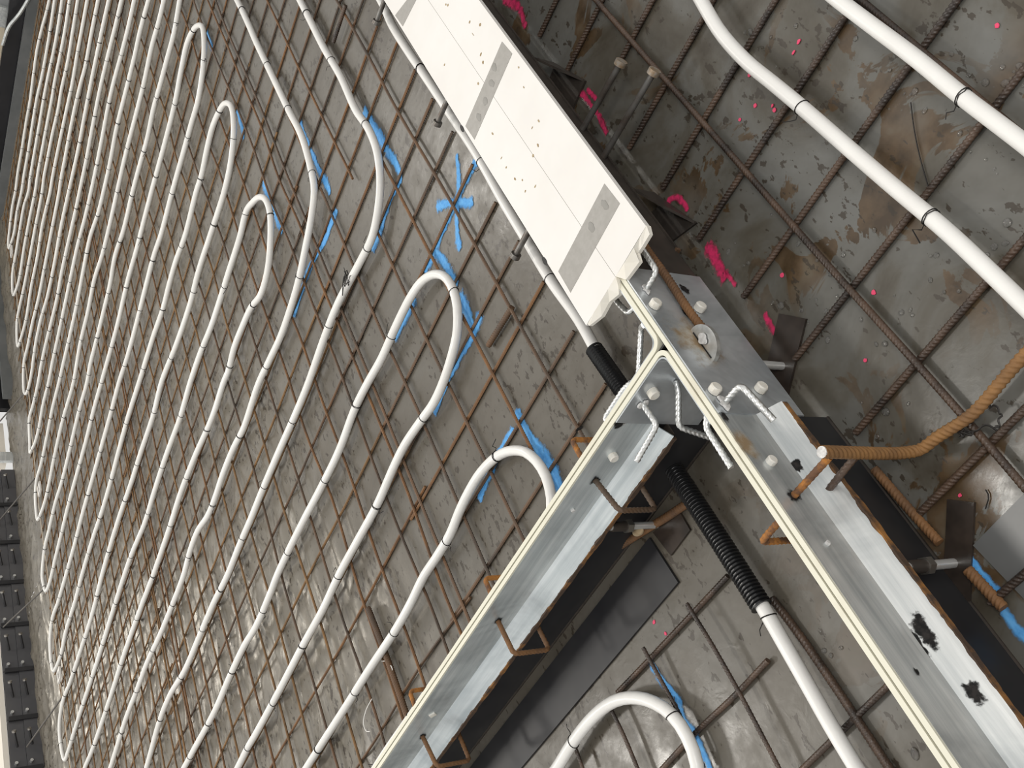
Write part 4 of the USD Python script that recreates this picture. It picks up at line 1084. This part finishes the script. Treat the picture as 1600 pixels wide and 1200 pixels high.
# ------------------------------------------------------------------ far formwork rail, its white board, stays, string
fr = thing('formwork_rail', 'dark formwork rail with studs along the lower left edge of the photo', 'formwork', (-9.0, 5.5, 0))
FX = -8.85
for k in range(11):
    y0 = 2.6 + k * 0.475
    part('panel', box((FX - 0.05, y0 + 0.004, 0), (FX, y0 + 0.471, 0.125)), M['farpanel'], fr, smooth=False)
    part('panel', box((FX - 0.062, y0 + 0.004, 0.128), (FX - 0.012, y0 + 0.471, 0.25)), M['farpanel'], fr, smooth=False)
    part('joint_plate', box((FX - 0.03, y0 - 0.02, 0.01), (FX + 0.012, y0 + 0.02, 0.24)), M['black_steel'], fr, smooth=False)
    for zz, dx in ((0.075, 0), (0.19, -0.012)):
        part('stud', tube([[FX + dx, y0 + 0.22, zz], [FX + dx + 0.10, y0 + 0.30, zz + 0.03]], 0.010, 8), M['black_steel'], fr)
        part('stud_head', tube([[FX + dx + 0.10, y0 + 0.30, zz + 0.03], [FX + dx + 0.112, y0 + 0.31, zz + 0.034]], 0.018, 8), M['nut'], fr)
        part('bolt', tube([[FX + dx, y0 + 0.06, zz + 0.02], [FX + dx + 0.03, y0 + 0.06, zz + 0.02]], 0.014, 8), M['galv_bar'], fr)
fb = single('foam_board', box((FX - 0.34, 2.5, 0.256), (FX - 0.03, 6.1, 0.30)), M['farboard'], 'cream white cover board on the far formwork rail at the lower left edge', 'foam board', smooth=False)
fb2 = thing('foam_board', 'short white board end with metal bracket at the left edge beside the black sheeting', 'foam board', (FX, 8.2, 0.0))
part('panel', box((FX - 0.3, 7.95, 0.06), (FX - 0.02, 8.50, 0.20)), M['farboard'], fb2, smooth=False)
part('bracket', box((FX - 0.02, 7.93, 0.0), (FX + 0.02, 8.05, 0.21)), M['galv'], fb2, smooth=False)
for k, (a, b, lab) in enumerate([((54, 748), (0, 812), 'thin dark stay rod from the fifth left pipe turn towards the left edge'), ((40, 612), (0, 658), 'thin dark stay rod from the fourth left pipe turn'), ((67, 922), (5, 980), 'thin dark stay rod from the seventh left pipe turn'), ((96, 1091), (42, 1167), 'thin dark stay rod above the lowest left pipe turn')]):
    A = at(a, 0.03)
    B = onx(b, FX + 0.06) if b[0] < 20 else onx(b, FX + 0.12)
    single('stay_rod', tube([A, B], 0.007, 6), M['cable'], lab, 'rod')
A = at((14, 385), 0.05)
single('hall_cable', tube(resample([ony((46, -4), 11.08), ony((30, 22), 11.08), ony((14, 42), 11.08), ony((4, 70), 11.1)], 0.05), 0.018, 6), M['galv'], 'grey cable hanging across the black sheeting in the top left corner', 'cable')
sg = [at(p, 0.03) for p in [(20, 392), (30, 500), (45, 612), (52, 700), (64, 815), (75, 900), (85, 985), (94, 1060), (111, 1205)]]
string = thing('guide_string', 'thin pale guide string running past the left pipe turns with small square clips', 'string', (sg[0][0], sg[0][1], 0))
part('cord', tube(resample(sg, 0.1), 0.005, 5), M['string'], string)
for p in [(94, 1055), (63, 764), (19, 393)]:
    c = at(p, 0.035)
    ring = [box(c + np.array(a), c + np.array(b)) for a, b in (((-.05, -.05, 0), (.05, -.03, .015)), ((-.05, .03, 0), (.05, .05, .015)), ((-.05, -.03, 0), (-.03, .03, .015)), ((.03, -.03, 0), (.05, .03, .015)))]
    part('square_clip', join(ring), M['board'], string, smooth=False)
# loose bits of white string and wire
for pts, lab, m in (([(596, 1033), (605, 1034), (613, 1045), (612, 1052)], 'small loop of white string beside the pipe near the thick dark bar', 'board'), ([(581, 1092), (572, 1110), (568, 1130), (572, 1142), (578, 1143)], 'curl of white string on the mesh near the bottom edge', 'board'), ([(1423, 160), (1428, 200), (1436, 240), (1452, 298)], 'thin curved wire lying on the film in the upper right', 'wire'), ([(1540, 795), (1545, 775), (1540, 765)], 'thin wire bit on the film above the film flap', 'wire')):
    single('loose_string' if m == 'board' else 'loose_wire', tube(resample([at(p, 0.022 if m == 'board' else 0.004) for p in pts], 0.008), 0.0019 if m == 'board' else 0.0012, 5), M[m], lab, 'string' if m == 'board' else 'wire')
# tangled black tie wire under the bent bar
for k, px in enumerate([(1520, 668), (1548, 440)] if False else [(1520, 668)]):
    c = at(px, 0.03)
    pp = c + np.cumsum(rng.normal(0, 0.009, (60, 3)), 0) * [1, 1, 0.15]
    pp = c + (pp - pp.mean(0)) * 0.7
    pp[:, 2] = np.clip(pp[:, 2], 0.006, 0.05)
    single('wire_tangle', tube(resample(pp, 0.004), 0.0018, 5), M['wire'], 'tangle of black tie wire under the thick bent bar', 'wire')
c = at((540, 437), 0.05)
pp = c + rng.normal(0, 0.022, (26, 3)) * [1, 1, 0.25]
single('wire_tangle', tube(resample(pp, 0.006), 0.0014, 5), M['wire'], 'bunch of tie wire ends on the right S-curved pipe', 'wire')
